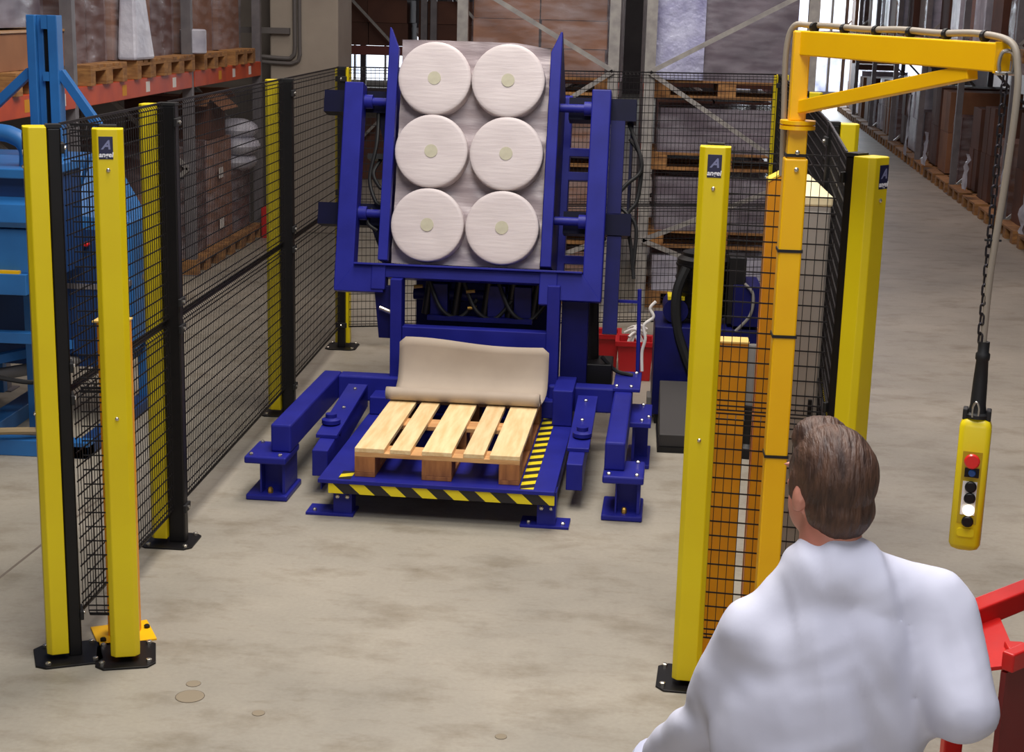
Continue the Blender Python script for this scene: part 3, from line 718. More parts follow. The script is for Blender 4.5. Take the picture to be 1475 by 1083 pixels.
pe = thing('pendant_control', 'yellow hand pendant control with red stop button hanging from the chain', 'remote control', (1.0235, 4.372, 0), R(-14))
def rrect(w, d, r, n=5):
    P = []
    for cx, cy, a0 in ((w - r, d - r, 0), (-w + r, d - r, 90), (-w + r, -d + r, 180), (w - r, -d + r, 270)):
        for k in range(n + 1):
            t = R(a0 + 90 * k / n); P.append((cx + r * math.cos(t), cy + r * math.sin(t)))
    return P
def loft(mb, secs, n=5):
    m = None; vs = []
    for z, w, d, r, oy in secs:
        p = rrect(w, d, r, n); m = len(p); vs += [(x, y + oy, z) for x, y in p]
    k = len(secs)
    fs = [(i * m + j, i * m + (j + 1) % m, (i + 1) * m + (j + 1) % m, (i + 1) * m + j) for i in range(k - 1) for j in range(m)]
    fs += [tuple(range(m))[::-1], tuple(range((k - 1) * m, k * m))]
    return mb.add(vs, fs)
ZB = .925
bd = loft(MB(), [(ZB, .026, .020, .014, 0), (ZB + .006, .038, .028, .016, 0), (ZB + .02, .044, .033, .016, 0), (ZB + .37, .044, .033, .016, 0), (ZB + .388, .038, .028, .016, 0), (ZB + .395, .026, .02, .014, 0)]).build('housing', PEND, pe, smooth=True)
MB().box(-.0445, .0445, -.003, .004, ZB + .03, ZB + .36).build('seam', RUB, bd)
MB().box(-.027, .027, -.0345, -.032, ZB + .085, ZB + .30).build('button_field', mat('pendant_recess_yellow', (178, 152, 14), .5), pe)
MB().prism(rrect(.024, .012, .008), 'y', -.0365, -.031).build('grip_ridge', PEND, pe, loc=(0, 0, ZB + .058))
MB().box(-.02, .02, -.0362, -.034, ZB + .112, ZB + .212).build('label_plate', WHITEP, pe)
def btn(z, r, d, m, name='push_button'):
    b = MB().lathe([(r, -.034), (r, -.034 - d * .7), (r * .8, -.034 - d)], (.003, 0, z), 20, 'y').build(name, m, pe, smooth=True); return b
eb = MB().lathe([(.012, -.034), (.012, -.045), (.021, -.048), (.022, -.056), (.018, -.061)], (.0, 0, ZB + .277), 24, 'y').build('stop_button', BUTR, pe, smooth=True, label='red mushroom stop button')
MB().box(-.018, .022, -.0375, -.034, ZB + .225, ZB + .252).build('button_bezel', BLK, pe)
btn(ZB + .238, .0105, .010, BUTB)
btn(ZB + .197, .0165, .012, BLK); btn(ZB + .163, .0165, .012, BLK)
btn(ZB + .127, .0165, .011, LAMPON, 'lit_button'); btn(ZB + .093, .0165, .012, BLK)
gr = MB().lathe([(.034, ZB + .395), (.034, ZB + .405), (.026, ZB + .41), (.022, ZB + .43), (.02, ZB + .5), (.017, ZB + .56), (.02, ZB + .565), (.02, ZB + .58), (.016, ZB + .585), (.016, ZB + .615)], (0, 0, 0), 18).build('cable_gland', RUB, pe, smooth=True)
for sx in (-.032, .032): MB().box(sx - .007, sx + .007, -.02, .02, ZB + .388, ZB + .42).build('gland_lug', RUB, gr, bevel=.003)
MB().tube([(-.012, -.03, ZB + .40), (-.012, -.03, ZB + .43), (-.004, -.03, ZB + .445), (.004, -.03, ZB + .43), (.004, -.03, ZB + .40)], .003).build('suspension_loop', CHROME, pe, smooth=True)

# ------------------------------------------------------------------ orange light curtain posts and small cell items
def curtain(label, x, y, h):
    t = thing('sensor_post', label, 'sensor post', (x, y, 0), 0, 'orange sensor posts behind the yellow posts')
    MB().box(-.048, .06, -.04, .04, .008, h).build('profile', DORG, t, bevel=.004)
    MB().box(-.062, .062, -.047, .047, h, h + .006).build('top_cap', mat('pale_orange_edge', (240, 200, 110), .5), t)
    b = MB().obox((0, 0, .004), (.22, .2, .008), rz=R(28)).build('base_plate', ORG, t, bevel=.001)
    bolts(b, [(.075, .06, .008), (-.05, -.09, .008)], .012, .014, BLK)
    return t
curtain('orange sensor post hidden behind the second yellow post on the left', -1.888, 5.53, 1.25)
curtain('orange sensor post behind the mesh, right of the yellow post by the crane', .405, 5.60, 1.255)
ot = thing('orange_pillar', 'tall orange pillar with sloping yellow top directly behind the jib crane post', 'pillar', (.552, 5.62, 0))
MB().prism([(-.05, 0), (-.05, 1.84), (.05, 1.90), (.05, 0)], 'y', -.05, .05).build('shell', DORG, ot, bevel=.003)
MB().prism([(-.052, 1.842), (-.052, 1.85), (.052, 1.91), (.052, 1.902)], 'y', -.052, .052).build('sloping_top', mat('light_yellow_top', (250, 214, 70), .45), ot)
cb = thing('control_cabinet', 'grey control cabinet with cream top behind the mesh by the crane', 'cabinet', (.715, 6.4, 0))
MB().box(-.085, .068, -.40, .42, .08, 1.71).build('housing', CABG, cb, bevel=.006)
MB().box(-.09, .073, -.405, .425, 1.71, 1.75).build('top', CABC, cb, bevel=.008)
MB().box(-.08, .063, -.38, .40, 0, .08).build('plinth', BLK, cb)
dd = MB().box(-.078, .060, -.41, -.40, .1, 1.69).build('door', CABG, cb, bevel=.003)
MB().box(.03, .045, -.425, -.41, .8, .95).build('handle', BLK, dd)
tp = thing('grey_tube_stand', 'slim grey tube with black foot between the two orange posts', 'stand', (.735, 8.45, 0))
MB().lathe([(.035, .30), (.035, .62), (.03, .64)], (0, 0, 0), 16).build('tube', GREY, tp, smooth=True)
MB().lathe([(.07, 0), (.07, .06), (.045, .08), (.045, .3)], (0, 0, 0), 16).build('foot', BLK, tp, smooth=True)

# hydraulic power unit behind the machine, right
hp = thing('hydraulic_unit', 'navy hydraulic power unit with black motor behind the right front yellow post', 'hydraulic unit', (.45, 9.3, 0))
MB().box(-.25, .36, -.25, .25, .06, .60).build('tank', NAVY, hp, bevel=.006)
MB().box(-.23, .34, -.23, .23, 0, .06).build('skid', BLK, hp)
mo_ = MB().lathe([(.10, .62), (.16, .64), (.16, .98), (.13, 1.0), (.13, 1.02), (.06, 1.04)], (.03, -.02, 0), 24).build('motor', BLK, hp, smooth=True)
for z in (.70, .78, .86, .94): MB().lathe([(.168, z), (.168, z + .012)], (.03, -.02, 0), 24).build('cooling_fin', BLK, mo_, smooth=True)
MB().box(-.02, .06, -.1, .06, 1.04, 1.12).build('terminal_box', GREY, mo_, bevel=.004)
pm = MB().cyl((-.13, -.16, .68), (-.13, .1, .68), .075, n=20).build('pump', NAVY, hp, smooth=True)
MB().box(-.18, -.08, -.16, .0, .745, .765).build('name_plate', YEL, pm)
MB().box(.17, .27, -.2, .0, .62, 1.02).build('valve_tower', BLK, hp, bevel=.004)
MB().box(.20, .36, -.26, .1, .62, .86).build('valve_block', NAVY, hp, bevel=.004)
MB().tube([(.26, -.27, .88), (.31, -.29, .82), (.3, -.3, .70), (.22, -.3, .6)], .009).build('cable', GREY, hp, smooth=True)
MB().tube([(-.08, -.2, .95), (-.13, -.22, .8), (-.12, -.24, .6), (-.06, -.26, .42), (-.0, -.28, .3)], .03).build('hose', RUB, hp, smooth=True)
dt = thing('drip_tray', 'dark grey sloping tray on the floor before the hydraulic unit', 'tray', (.40, 8.72, 0))
MB().prism([(-.26, .03), (-.26, .10), (.22, .30), (.22, .03)], 'x', -.16, .14).build('sloping_lid', DGREY, dt, bevel=.004)
MB().box(-.17, .15, -.28, .24, 0, .03).build('foot', BLK, dt)
gb = MB().box(-.06, .06, -.08, .08, 0, .12).build('concrete_block', GREY, bevel=.005, loc=(.235, 9.62 - .3, 0))
tag(gb, 'small grey block on the floor left of the hydraulic unit', 'block')
def bin_(label, x, y, w, h):
    t = thing('red_bin', label, 'bin', (x, y, 0), group='red bins behind the machine')
    a, b = w / 2 * .86, w / 2
    vs = []
    for z, q in ((.0, a), (h, b), (h, b - .012), (.012, a - .012)):
        vs += [(-q, -q, z), (q, -q, z), (q, q, z), (-q, q, z)]
    fs = [(3, 2, 1, 0), (12, 13, 14, 15)]
    for s in range(3): fs += [(s * 4 + i, s * 4 + (i + 1) % 4, s * 4 + 4 + (i + 1) % 4, s * 4 + 4 + i) for i in range(4)]
    MB().add(vs, fs).build('tub', TERM, t, bevel=.004)
    MB().box(-b - .015, b + .015, -b - .015, -b, h - .03, h).box(-b - .015, b + .015, b, b + .015, h - .03, h).box(-b - .015, -b, -b, b, h - .03, h).box(b, b + .015, -b, b, h - .03, h).build('rim', TERM, t)
    return t
bin_('red bin nearer the machine, left one of two', -.12, 10.5, .22, .26)
bin_('red bin with white scraps, right one of two', .10, 10.25, .24, .27)
sc_ = thing('packing_scraps', 'crumpled white packing strips piled in the right red bin', 'packing scraps', (.10, 10.25, .0))
for k in range(7):
    a = random.uniform(0, 6.28)
    MB().tube([(-.07 * math.cos(a), -.07 * math.sin(a), .2), (0, .02 * math.sin(a * 3), .29 + .01 * k), (.08 * math.cos(a), .08 * math.sin(a), .27 + .01 * k)], .009).build('strip', WHITEP, sc_, smooth=True)

# ------------------------------------------------------------------ light blue machine on the left
bm_ = thing('blue_press', 'light blue industrial press with tall braced column left of the fence', 'machine', (-3.32, 8.6, 0))
col = MB().box(-.05, .0, 0, .09, .5, 2.31).box(.0, .035, .03, .06, .5, 2.31).build('column', LBL, bm_, bevel=.004)
MB().box(.035, .07, .04, .06, .5, 2.25).build('slot', BLK, col)
MB().box(.07, .125, 0, .09, .5, 2.31).build('column_side', LBL, col, bevel=.004)
MB().box(.035, .07, 0, .09, 2.235, 2.31).build('column_cap', LBL, col)
MB().box(.035, .07, 0, .09, 1.95, 2.0).build('column_tie', LBL, col)
MB().bar((.12, .045, 2.0), (.36, .045, 1.66), .05, .05).build('brace', LBL, bm_, bevel=.003)
MB().bar((-.05, .045, 2.0), (-.36, .045, 1.72), .05, .05).build('brace', LBL, bm_, bevel=.003)
hood = MB().prism([(-.12, .42), (-.12, 1.24), (.12, 1.52), (.42, 1.52), (.42, .42)], 'x', -.52, .22).build('hood', LBL, bm_, bevel=.006)
MB().add([(.22, -.12, .42), (.50, .06, .42), (.48, .40, .42), (.22, .42, .42), (.22, -.12, 1.22), (.50, .06, 1.16), (.48, .40, 1.16), (.22, .42, 1.22), (.26, .10, 1.52), (.28, .40, 1.52)],
         [(0, 1, 5, 4), (1, 2, 6, 5), (2, 3, 7, 6), (3, 2, 1, 0), (4, 5, 8), (5, 6, 9, 8), (6, 7, 9), (3, 0, 4, 8, 9, 7)]).build('hood_end', LBL, hood)
MB().box(-.5, .51, -.128, -.12, .42, 1.14).build('hood_door', DBL, hood)
MB().box(-.5, .49, -.135, .40, .80, .83).build('edge_strip', mat('dull_strip', (120, 116, 120), .5), bm_)
MB().box(-.5, .45, -.10, .40, .34, .42).build('lower_body', DBL, bm_)
hb = MB().box(-.56, .30, -.80, -.2, .95, 1.50).build('hopper', DBL, bm_, bevel=.006)
MB().box(-.58, .32, -.86, -.18, 1.50, 1.55).build('hopper_rim', LBL, hb, bevel=.006)
MB().prism([(-.80, 1.40), (-.88, 1.37), (-.90, 1.28), (-.88, 1.25), (-.80, 1.25)], 'x', -.58, .32).build('hopper_ledge', LBL, hb, bevel=.003)
MB().box(-.56, .30, -.86, -.80, 1.01, 1.24).build('front_panel', LBL, hb, bevel=.004)
MB().tube([(-.5, -.7, 1.70), (.0, -.7, 1.72), (.14, -.7, 1.70), (.20, -.7, 1.64), (.20, -.7, 1.53)], .045, 12).build('bent_pipe', LBL, bm_, smooth=True)
for x, y in ((.07, -.42), (-.45, -.75), (.26, -.75), (.45, .0), (-.45, .35), (.45, .35)):
    MB().box(x - .03, x + .03, y - .03, y + .03, .05, .95 if y < -.3 else .4).build('leg', LBL, bm_, bevel=.003)
MB().box(-.5, .3, -.80, -.74, .62, .68).build('cross_rail', LBL, bm_, bevel=.003)
MB().bar((-.5, -.75, .40), (.4, .1, .50), .05, .05).build('cross_rail', LBL, bm_)
MB().box(-.5, .5, -.80, -.70, .0, .09).build('floor_beam', LBL, bm_, bevel=.004)
MB().box(-.24, -.12, -.80, .40, .0, .09).build('floor_beam', LBL, bm_, bevel=.004)
MB().box(.4, .5, -.80, .40, .0, .07).build('floor_beam', DBL, bm_, bevel=.004)
MB().cyl((-.5, -.6, .30), (.3, .0, .38), .035, n=12).build('drive_tube', GREY, bm_, smooth=True)
MB().tube([(-.45, -.86, .06), (-.2, -.84, .12), (.1, -.80, .14), (.3, -.7, .12)], .02).build('air_hose', mat('tan_hose', (150, 130, 96), .6), bm_, smooth=True)
MB().box(.02, .24, -.90, -.80, .90, 1.01).build('latch_box', LBL, bm_, bevel=.004)
MB().box(.05, .20, -.89, -.81, 1.01, 1.025).build('warning_tag', ORG, bm_)
MB().lathe([(.015, 0), (.015, -.02), (.01, -.03)], (.30, -.135, 1.06), 14, 'y').build('stop_button', BUTR, bm_, smooth=True)
MB().tube([(-.2, -.8, .5), (0, -.75, .42), (.2, -.6, .38), (.1, -.2, .5)], .014).build('cable', RUB, bm_, smooth=True)

# ------------------------------------------------------------------ pallet racks
def rack_frame(parent, x0, x1, y, h, m=RSTEEL, n=4, nodes=None):
    w = .085
    for x in (x0, x1):
        MB().box(x - w / 2, x + w / 2, y - .035, y + .035, 0, h).build('upright', m, parent)
        MB().box(x - .08, x + .08, y - .07, y + .07, 0, .008).build('foot_plate', m, parent)
    if not nodes: nodes = [((x0 if k % 2 == 0 else x1), .08 + k * (h - .1) / n) for k in range(n + 1)]
    for (xa, za), (xb, zb) in zip(nodes, nodes[1:]):
        MB().bar((xa, y - .045, za), (xb, y - .045, zb), .036, .036, (0, 1, 0)).build('diagonal_brace', STEEL, parent)
palo = make_pallet('wooden_pallet', 'old brown pallet', group='old rack pallets')
palo_first = [True]
def place_pallet(x, y, z, label, rz=0., group='old rack pallets'):
    if palo_first[0]:
        palo_first[0] = False; palo.location = (x, y, z); palo.rotation_euler = (0, 0, rz); palo['label'] = label; palo['group'] = group; return palo
    return dup(palo, (x, y, z), rz, label, group)
# plain pallet mesh for the small distant ones
_pm = MB()
for a, b in ((-.6, -.43), (-.3, -.17), (-.07, .07), (.17, .3), (.43, .6)): _pm.box(a, b, -.5, .5, .122, .144)
for y in (-.5, -.07, .36): _pm.box(-.6, .6, y, y + .14, .1, .122)
for y in (-.5, -.07, .36):
    for x in (-.6, -.07, .46): _pm.box(x, x + .14, y, y + .14, 0, .1)
PALFAR = _pm.mesh('wooden_pallet', OWOOD)
CARTON = {}
def carton_mesh(sx, sy, sz, m):
    k = (round(sx, 3), round(sy, 3), round(sz, 3), m.name)
    if k not in CARTON:
        CARTON[k] = MB().box(-sx / 2, sx / 2, -sy / 2, sy / 2, 0, sz).mesh('carton', m)
    return CARTON[k]
def load(label, x, y, z, sx, sy, h, nx, ny, nz, m, film=True, rz=0., group=None, skirt=None, tape=False, name='carton_stack'):
    t = thing(name, label, 'carton stack', (x, y, z), rz, group)
    for i in range(nx):
        for j in range(ny):
            for k in range(nz):
                o = obj('carton', carton_mesh(sx / nx - .008, sy / ny - .008, h / nz - .004, m), t)
                o.location = (-sx / 2 + sx / nx * (i + .5) + random.uniform(-.008, .008), -sy / 2 + sy / ny * (j + .5) + random.uniform(-.01, .01), h / nz * k)
    if film:
        vs = []; fs = []; P = rrect(sx / 2 + .02, sy / 2 + .02, .06, 3); n = len(P); L = 9
        for k in range(L):
            for q, (px, py) in enumerate(P):
                d = 1 + .012 * noise.noise(Vector((px * 3 + x, py * 3 + y, k * .9)))
                vs.append((px * d, py * d, h * k / (L - 1)))
        fs = [(k * n + i, k * n + (i + 1) % n, (k + 1) * n + (i + 1) % n, (k + 1) * n + i) for k in range(L - 1) for i in range(n)] + [tuple(range((L - 1) * n, L * n))]
        MB().add(vs, fs).build('stretch_film', FILM if film is True else film, t, smooth=True)
    return t

# left rack
lr = thing('pallet_rack', 'pallet rack with orange beams along the left wall', 'rack', (-3.82, 0, 0))
for y in (9.2, 10.6, 13.5, 16.05): 
    rack_frame(lr, -1.06, -.04, y, 3.6, n=4)
for y0, y1 in ((9.2, 10.6), (10.6, 13.5), (13.5, 16.05)):
    for x in (-.02, -1.06):
        b = MB().box(x - .025, x + .03, y0 + .04, y1 - .04, 1.66, 1.80).build('beam', ORB, lr, bevel=.004)
        if x > -.5:
            for q in (.35, .55, .8):
                yy = y0 + (y1 - y0) * q
                MB().box(x + .03, x + .0312, yy - .05, yy + .05, 1.69, 1.77).build('beam_label', WHITEP if q > .5 else mat('yellow_beam_mark', (205, 140, 20), .6), b)
# upper level loads of the left rack
k = 0
for y, h, m, w in ((9.85, 1.15, GREYP, 1.0), (11.2, 1.2, CARDD, .8), (12.25, 1.3, CARD, .95), (13.05, 1.2, CARDD, .6), (14.15, 1.25, CARD, .95), (15.25, 1.2, CARD, .85)):
    place_pallet(-4.98, y, 1.80, 'pallet on the orange beam of the left rack, %s from the front' % ORD[k], R(-90), 'pallets on the orange beam')
    load('wrapped %s load on the orange beam, %s from the front' % ({'grey_wrapped_goods': 'grey', 'brown_cardboard': 'brown carton', 'dark_brown_cardboard': 'dark brown carton'}[m.name], ORD[k]),
         -4.44, y, 1.944 if k else 2.21, 1.0, w, h, 1, 2, 2, m, True, 0, 'loads on the orange beam')
    k += 1
# long brown carton tray across the near upper bay
lt = thing('flat_carton_tray', 'long low brown carton on the orange beam behind the blue column', 'carton', (-4.0, 9.95, 1.9445))
MB().box(-.5, .12, -.72, .82, 0, .235).build('tray', CARD, lt, bevel=.004)
MB().box(-.51, .13, -.73, .83, .235, .25).build('lid', TAPE, lt)
sp = thing('white_cloth_bundle', 'white film-covered bundle draped over a pallet end above the orange beam', 'bundle', (-3.82, 12.0, 1.945))
MB().add(*(lambda v, f: (v, f))([(-.1, -.2, 0), (.05, -.2, 0), (.07, .22, 0), (-.1, .22, 0), (-.1, -.17, .2), (.04, -.17, .2), (.05, .2, .19), (-.1, .2, .2), (-.08, -.12, .75), (.02, -.12, .78), (.02, .06, .74), (-.08, .06, .75)],
    [(3, 2, 1, 0)] + [(s * 4 + i, s * 4 + (i + 1) % 4, s * 4 + 4 + (i + 1) % 4, s * 4 + 4 + i) for s in range(2) for i in range(4)] + [(8, 9, 10, 11)])).build('drape', BUND, sp, bevel=.02)
rl = MB().lathe([(.10, 0), (.115, .01), (.115, .2), (.10, .21), (.04, .212)], (0, 0, 0), 24).build('tape_roll', BUND, smooth=True, loc=(-3.84, 13.62, 1.945))
tag(rl, 'small white film roll standing on the orange beam', 'roll')
# floor level loads of the left rack
for i, (y, m, h, nz, w, nm) in enumerate(((11.4, CARDD, .75, 2, 1.0, 'dark brown'), (12.6, CARD, .62, 2, .9, 'low pale-topped'), (13.85, CARDD, 1.0, 2, .7, 'half-hidden dark'), (14.75, CARD, .98, 2, .78, 'two-label brown'), (15.55, CARDD, .6, 2, .6, 'short rear'))):
    place_pallet(-5.0, y, 0, 'floor pallet under the orange beam, %s from the front' % ORD[i], R(-90), 'floor pallets of the left rack')
    ld = load('%s carton stack on the floor under the orange beam' % nm, -4.42, y, .144, 1.02, w, h, 1, 1, nz, m, True, 0, 'floor loads of the left rack')
    if nm == 'two-label brown':
        for z in (.32, .80):
            MB().box(.536, .538, -.20, -.04, z - .194, z - .094).build('address_label', WHITEP, ld)
ob = thing('open_carton', 'open brown carton with spread flaps on top of the left stack', 'carton', (-4.33, 14.70, 1.128))
MB().box(-.4, .4, -.3, .3, 0, .38).build('body', CARDD, ob)
MB().obox((.30, .42, .40), (.30, .28, .006), rx=R(-22)).build('flap', CARD, ob)
MB().obox((.30, -.42, .38), (.30, .28, .006), rx=R(22)).build('flap', CARD, ob)
MB().obox((.46, 0, .34), (.2, .56, .006), ry=R(40)).build('flap', CARD, ob)
wc = thing('white_bag_pile', 'white bags piled on the last short carton stack by the column', 'bags', (-3.96, 15.62, .72))
for kx in range(3):
    MB().sphere((random.uniform(-.06, .06), random.uniform(-.06, .06), .1 + .16 * kx), (.22, .25, .11), 14, 8).build('bag', BUND, wc, smooth=True)
rx = MB().box(-.06, .06, -.1, .1, 0, .32).prism([(-.06, .0), (.06, .0), (.02, .2), (-.02, .2)], 'z', .32, .33).build('upright_protector', RED, bevel=.01, loc=(-3.72, 15.93, 0))
tag(rx, 'red rack foot guard at the last left upright', 'guard')

# rear double rack behind the fence (end frames face the camera)
def rear_rack(label, x0, x1, yoff=12.6):
    t = thing('pallet_rack', label, 'rack', (0, 0, 0))
    a, b = (x0, x1) if x0 > 0 else (x1, x0)      # the braces meet on the two inner uprights
    for i in range(3): rack_frame(t, x0, x1, yoff + 2.8 * i, 3.7, STEEL if i == 0 else RSTEEL, nodes=[(b, .12), (a, .60), (b, 1.14), (a, 1.94), (b, 2.62), (a, 3.4)])
    for z in (.46, 1.10, 1.68):
        for x in (x0, x1):
            MB().box(x - .03, x + .03, yoff + .04, yoff + 5.5, z - .05, z + .05).build('beam', ORB, t)
    return t
rear_rack('grey pallet rack end frame behind the rear fence, left row', -1.36, -.15)
rear_rack('grey pallet rack end frame behind the rear fence, right row', .14, 1.40)
def long_pallet(label, cx, y, z):
    # seen from its long side
    return place_pallet(cx - .6 if False else cx, y, z, label, 0, 'pallets of the rear racks')
for side, cx in (('left', -.755), ('right', .77)):
    for lv, z in (('floor', 0.0), ('second', .51), ('third', 1.15), ('fourth', 1.73)):
        p = place_pallet(cx - .6, 13.2, z, 'pallet on the %s level of the rear %s rack row' % (lv, side), R(-90), 'pallets of the rear racks')
        h = {'floor': .30, 'second': .44, 'third': .36, 'fourth': 1.35}[lv]
        mm = {'left': {'floor': CARD, 'second': CARD, 'third': CARD, 'fourth': CARD}, 'right': {'floor': BUND, 'second': GREYP, 'third': GREYP, 'fourth': GREYP}}[side][lv]
        load('%s film-wrapped load on the %s level of the rear %s rack row' % ('brown' if mm is CARD else ('white' if mm is BUND else 'grey'), lv, side), cx, 13.2, z + .144, 1.08, .78, h, 2 if side == 'left' else 1, 1, 6 if lv == 'fourth' and side == 'left' else 2, mm, True, 0, 'loads of the rear racks')
        p2_ = load('%s load on the %s level of the rear %s rack row, one bay deeper' % ('brown', lv, side), cx, 15.2, z, 1.05, 1.0, h + .1, 2, 1, 2, CARDD, False, 0, 'deep loads of the rear racks')
ws = thing('white_shine_sheet', 'white sheet painting the shine on the grey wrapped load of the right rear rack', 'film', (.37, 12.785, 1.88))  # pale sheet added as the bright reflection on the load's film
vs = []; fs = []
for j in range(13):
    for i in range(9):
        vs.append((-.2 + .4 * i / 8, -.012 + .012 * noise.noise(Vector((i * .8, j * .7, 2))), 1.3 * j / 12))
MB().add(vs, [(j * 9 + i, j * 9 + i + 1, (j + 1) * 9 + i + 1, (j + 1) * 9 + i) for j in range(12) for i in range(8)]).build('sheet', mat('white_shine_film', (206, 210, 236), .16, c2=(150, 150, 190), scale=4, bump=.9, bscale=14), ws, smooth=True)

# far racks seen left of the rear rack
fr = thing('pallet_rack', 'distant dark rack seen between the column and the rolls', 'rack', (-2.6, 0, 0))
for y in (21.5, 24.5): rack_frame(fr, -1.6, -.25, y, 4.2, n=3); rack_frame(fr, -.12, 1.2, y, 4.2, n=3)
for z in (1.78, 2.62): MB().box(-1.6, 1.2, 21.4, 21.5, z - .06, z + .06).build('beam', mat('dark_red_beam', (110, 54, 48), .5), fr)
for i, (x, z, h, m) in enumerate(((-3.65, 1.84, .62, CARDD), (-2.4, 1.84, .62, CARDD), (-1.25, 1.84, .62, GREYP), (-3.6, 2.68, .7, GREYP), (-2.3, 2.68, .7, CARDD), (-3.5, .0, 1.22, CARDD), (-2.1, .0, 1.0, CARDD))):
    load('dark distant carton stack in the far rack left of the rolls, %s one' % ORD[i], x, 22.1, z, 1.1, .9, h, 2, 1, 2, m, False, 0, 'cartons in the far rack')

# right rack along the aisle
RA = R(-2.5); RO = Vector((4.16, 15.4, 0)); RM = Matrix.Rotation(RA, 3, 'Z')
rt = thing('pallet_rack', 'long pallet rack along the right side of the aisle', 'rack', RO, RA)
for i in range(8): rack_frame(rt, .10, 1.15, -.6 + 3.75 * i, 4.2, n=4)
for i in range(7):
    for z in (1.88,):
        for x in (.10, 1.15): MB().box(x - .025, x + .025, -.55 + 3.75 * i, 3.1 + 3.75 * i, z - .065, z + .065).build('beam', mat('brown_rack_beam', (122, 72, 52), .5), rt)
kinds = [(CARDD, 'dark brown'), (CARD, 'brown'), (BUND, 'white film-wrapped'), (CARDD, 'reddish brown'), (CARD, 'pale brown')]
seq = [3, 0, 3, 1, 0, 3, 0, 1, 3, 0, 2, 3, 0, 1, 2, 0, 3, 1, 2, 0, 1]
seq2 = [1, 0, 2, 0, 3, 2, 1, 2, 0, 2, 1, 3, 2, 1, 2, 0, 2, 1, 0, 2, 1]
for i in range(21):
    y = -.0 + 1.25 * i
    loc = RO + RM @ Vector((.62, y, 0))
    o = obj('wooden_pallet', PALFAR); o.location = loc; o.rotation_euler = (0, 0, RA)
    tag(o, 'worn floor pallet of the aisle rack, %s from the near end' % ORD[i], 'pallet', 'floor pallets of the aisle rack')
    m, nm = kinds[seq[i]]; h = random.uniform(.75, 1.3)
    dx = random.uniform(.06, .16)
    load('%s load on the aisle rack floor level, %s from the near end' % (nm, ORD[i]), *(RO + RM @ Vector((.62 + dx, y, .144))), 1.05, random.uniform(.6, .98), h, 1, 2 if i % 3 else 1, 2, m, i % 3 == 0, RA, 'floor loads of the aisle rack')
    o = obj('wooden_pallet', PALFAR); o.location = RO + RM @ Vector((.62, y, 1.945)); o.rotation_euler = (0, 0, RA)
    tag(o, 'pallet on the upper beam of the aisle rack, %s from the near end' % ORD[i], 'pallet', 'upper pallets of the aisle rack')
    m, nm = kinds[seq2[i]]
    load('%s load on the upper aisle rack level, %s from the near end' % (nm, ORD[i]), *(RO + RM @ Vector((.70 + random.uniform(-.03, .08), y, 2.089))), 1.05, random.uniform(.7, .98), 1.3, 1, 2 if i % 2 else 1, 2, m, i % 3 == 0, RA, 'upper loads of the aisle rack')
# torn white film hanging off some loads
for i, (y, z, a) in enumerate(((1.4, .2, .5), (5.2, .25, .45), (9.0, .2, .5), (11.3, .15, 1.0), (2.6, .55, .5))):
    t = thing('loose_film', 'torn white film hanging at the aisle rack, %s from the near end' % ORD[sorted([1.4, 5.2, 9.0, 11.3, 2.6]).index(y)], 'film', RO + RM @ Vector((.03, y, z)), RA, 'loose film on the aisle rack')
    vs = []; fs = []
    for j in range(9):
        for q in range(6):
            vs.append((-.03 + .05 * noise.noise(Vector((q * .9, j * .8, y))) - .02 * (8 - j) / 8, -.17 + .34 * q / 5 * (1 - .03 * j), a * j / 8))
    MB().add(vs, [(j * 6 + q, j * 6 + q + 1, (j + 1) * 6 + q + 1, (j + 1) * 6 + q) for j in range(8) for q in range(5)]).build('sheet', BUND, t, smooth=True)

# ------------------------------------------------------------------ red steel cart at lower right
rc = thing('red_cart', 'red steel frame cart at the lower right corner beside the person', 'cart', (1.0, 3.95, 0), R(0))
def rbar(p0, p1, w=.05, h=.05, name='rail'): MB().bar(p0, p1, w, h).build(name, RED, rc, bevel=.005)
A = Vector((-.05, .03, .86)); B = Vector((.75, .82, .86)); Cc = Vector((-.0, -.25, .86)); Dd = Vector((.85, .58, .86))
rbar(A, B, .06, .06); rbar(Cc, Dd, .035, .05); rbar(B, Dd)
MB().prism([(-.10, .03), (-.06, -.26), (.04, -.22), (.06, .09)], 'z', .835, .845).build('corner_plate', RED, rc)
rbar(A - Vector((.0, .0, .0)), A - Vector((0, 0, .85)), name='leg'); rbar(Cc + Vector((.05, .12, 0)), Cc + Vector((.05, .12, -.85)), name='leg'); rbar(B, B - Vector((0, 0, .85)), name='leg'); rbar(Dd, Dd - Vector((0, 0, .85)), name='leg')
DRED = mat('dark_red_steel', (108, 14, 18), .5)
MB().add([tuple(Cc + Vector((0, 0, -.03))), tuple(Dd + Vector((0, 0, -.03))), tuple(Dd + Vector((0, 0, -.55))), tuple(Cc + Vector((0, 0, -.55)))] +
         [tuple(Cc + Vector((-.01, .012, -.03))), tuple(Dd + Vector((-.01, .012, -.03))), tuple(Dd + Vector((-.01, .012, -.55))), tuple(Cc + Vector((-.01, .012, -.55)))],
         [(3, 2, 1, 0), (4, 5, 6, 7), (0, 1, 5, 4), (2, 3, 7, 6), (1, 2, 6, 5), (3, 0, 4, 7)]).build('side_panel', DRED, rc)
MB().prism([(-.05, .05), (0, -.24), (.82, .56), (.72, .8)], 'z', .3, .31).build('tray_floor', DRED, rc)
rbar(Cc + Vector((-.3, -.35, -.62)), Dd + Vector((.05, -.3, -.42)), .06, .05, 'lower_rail')
rbar(Cc + Vector((-.3, -.35, -.62)), Cc + Vector((0, 0, -.5)), .05, .05, 'lower_rail')
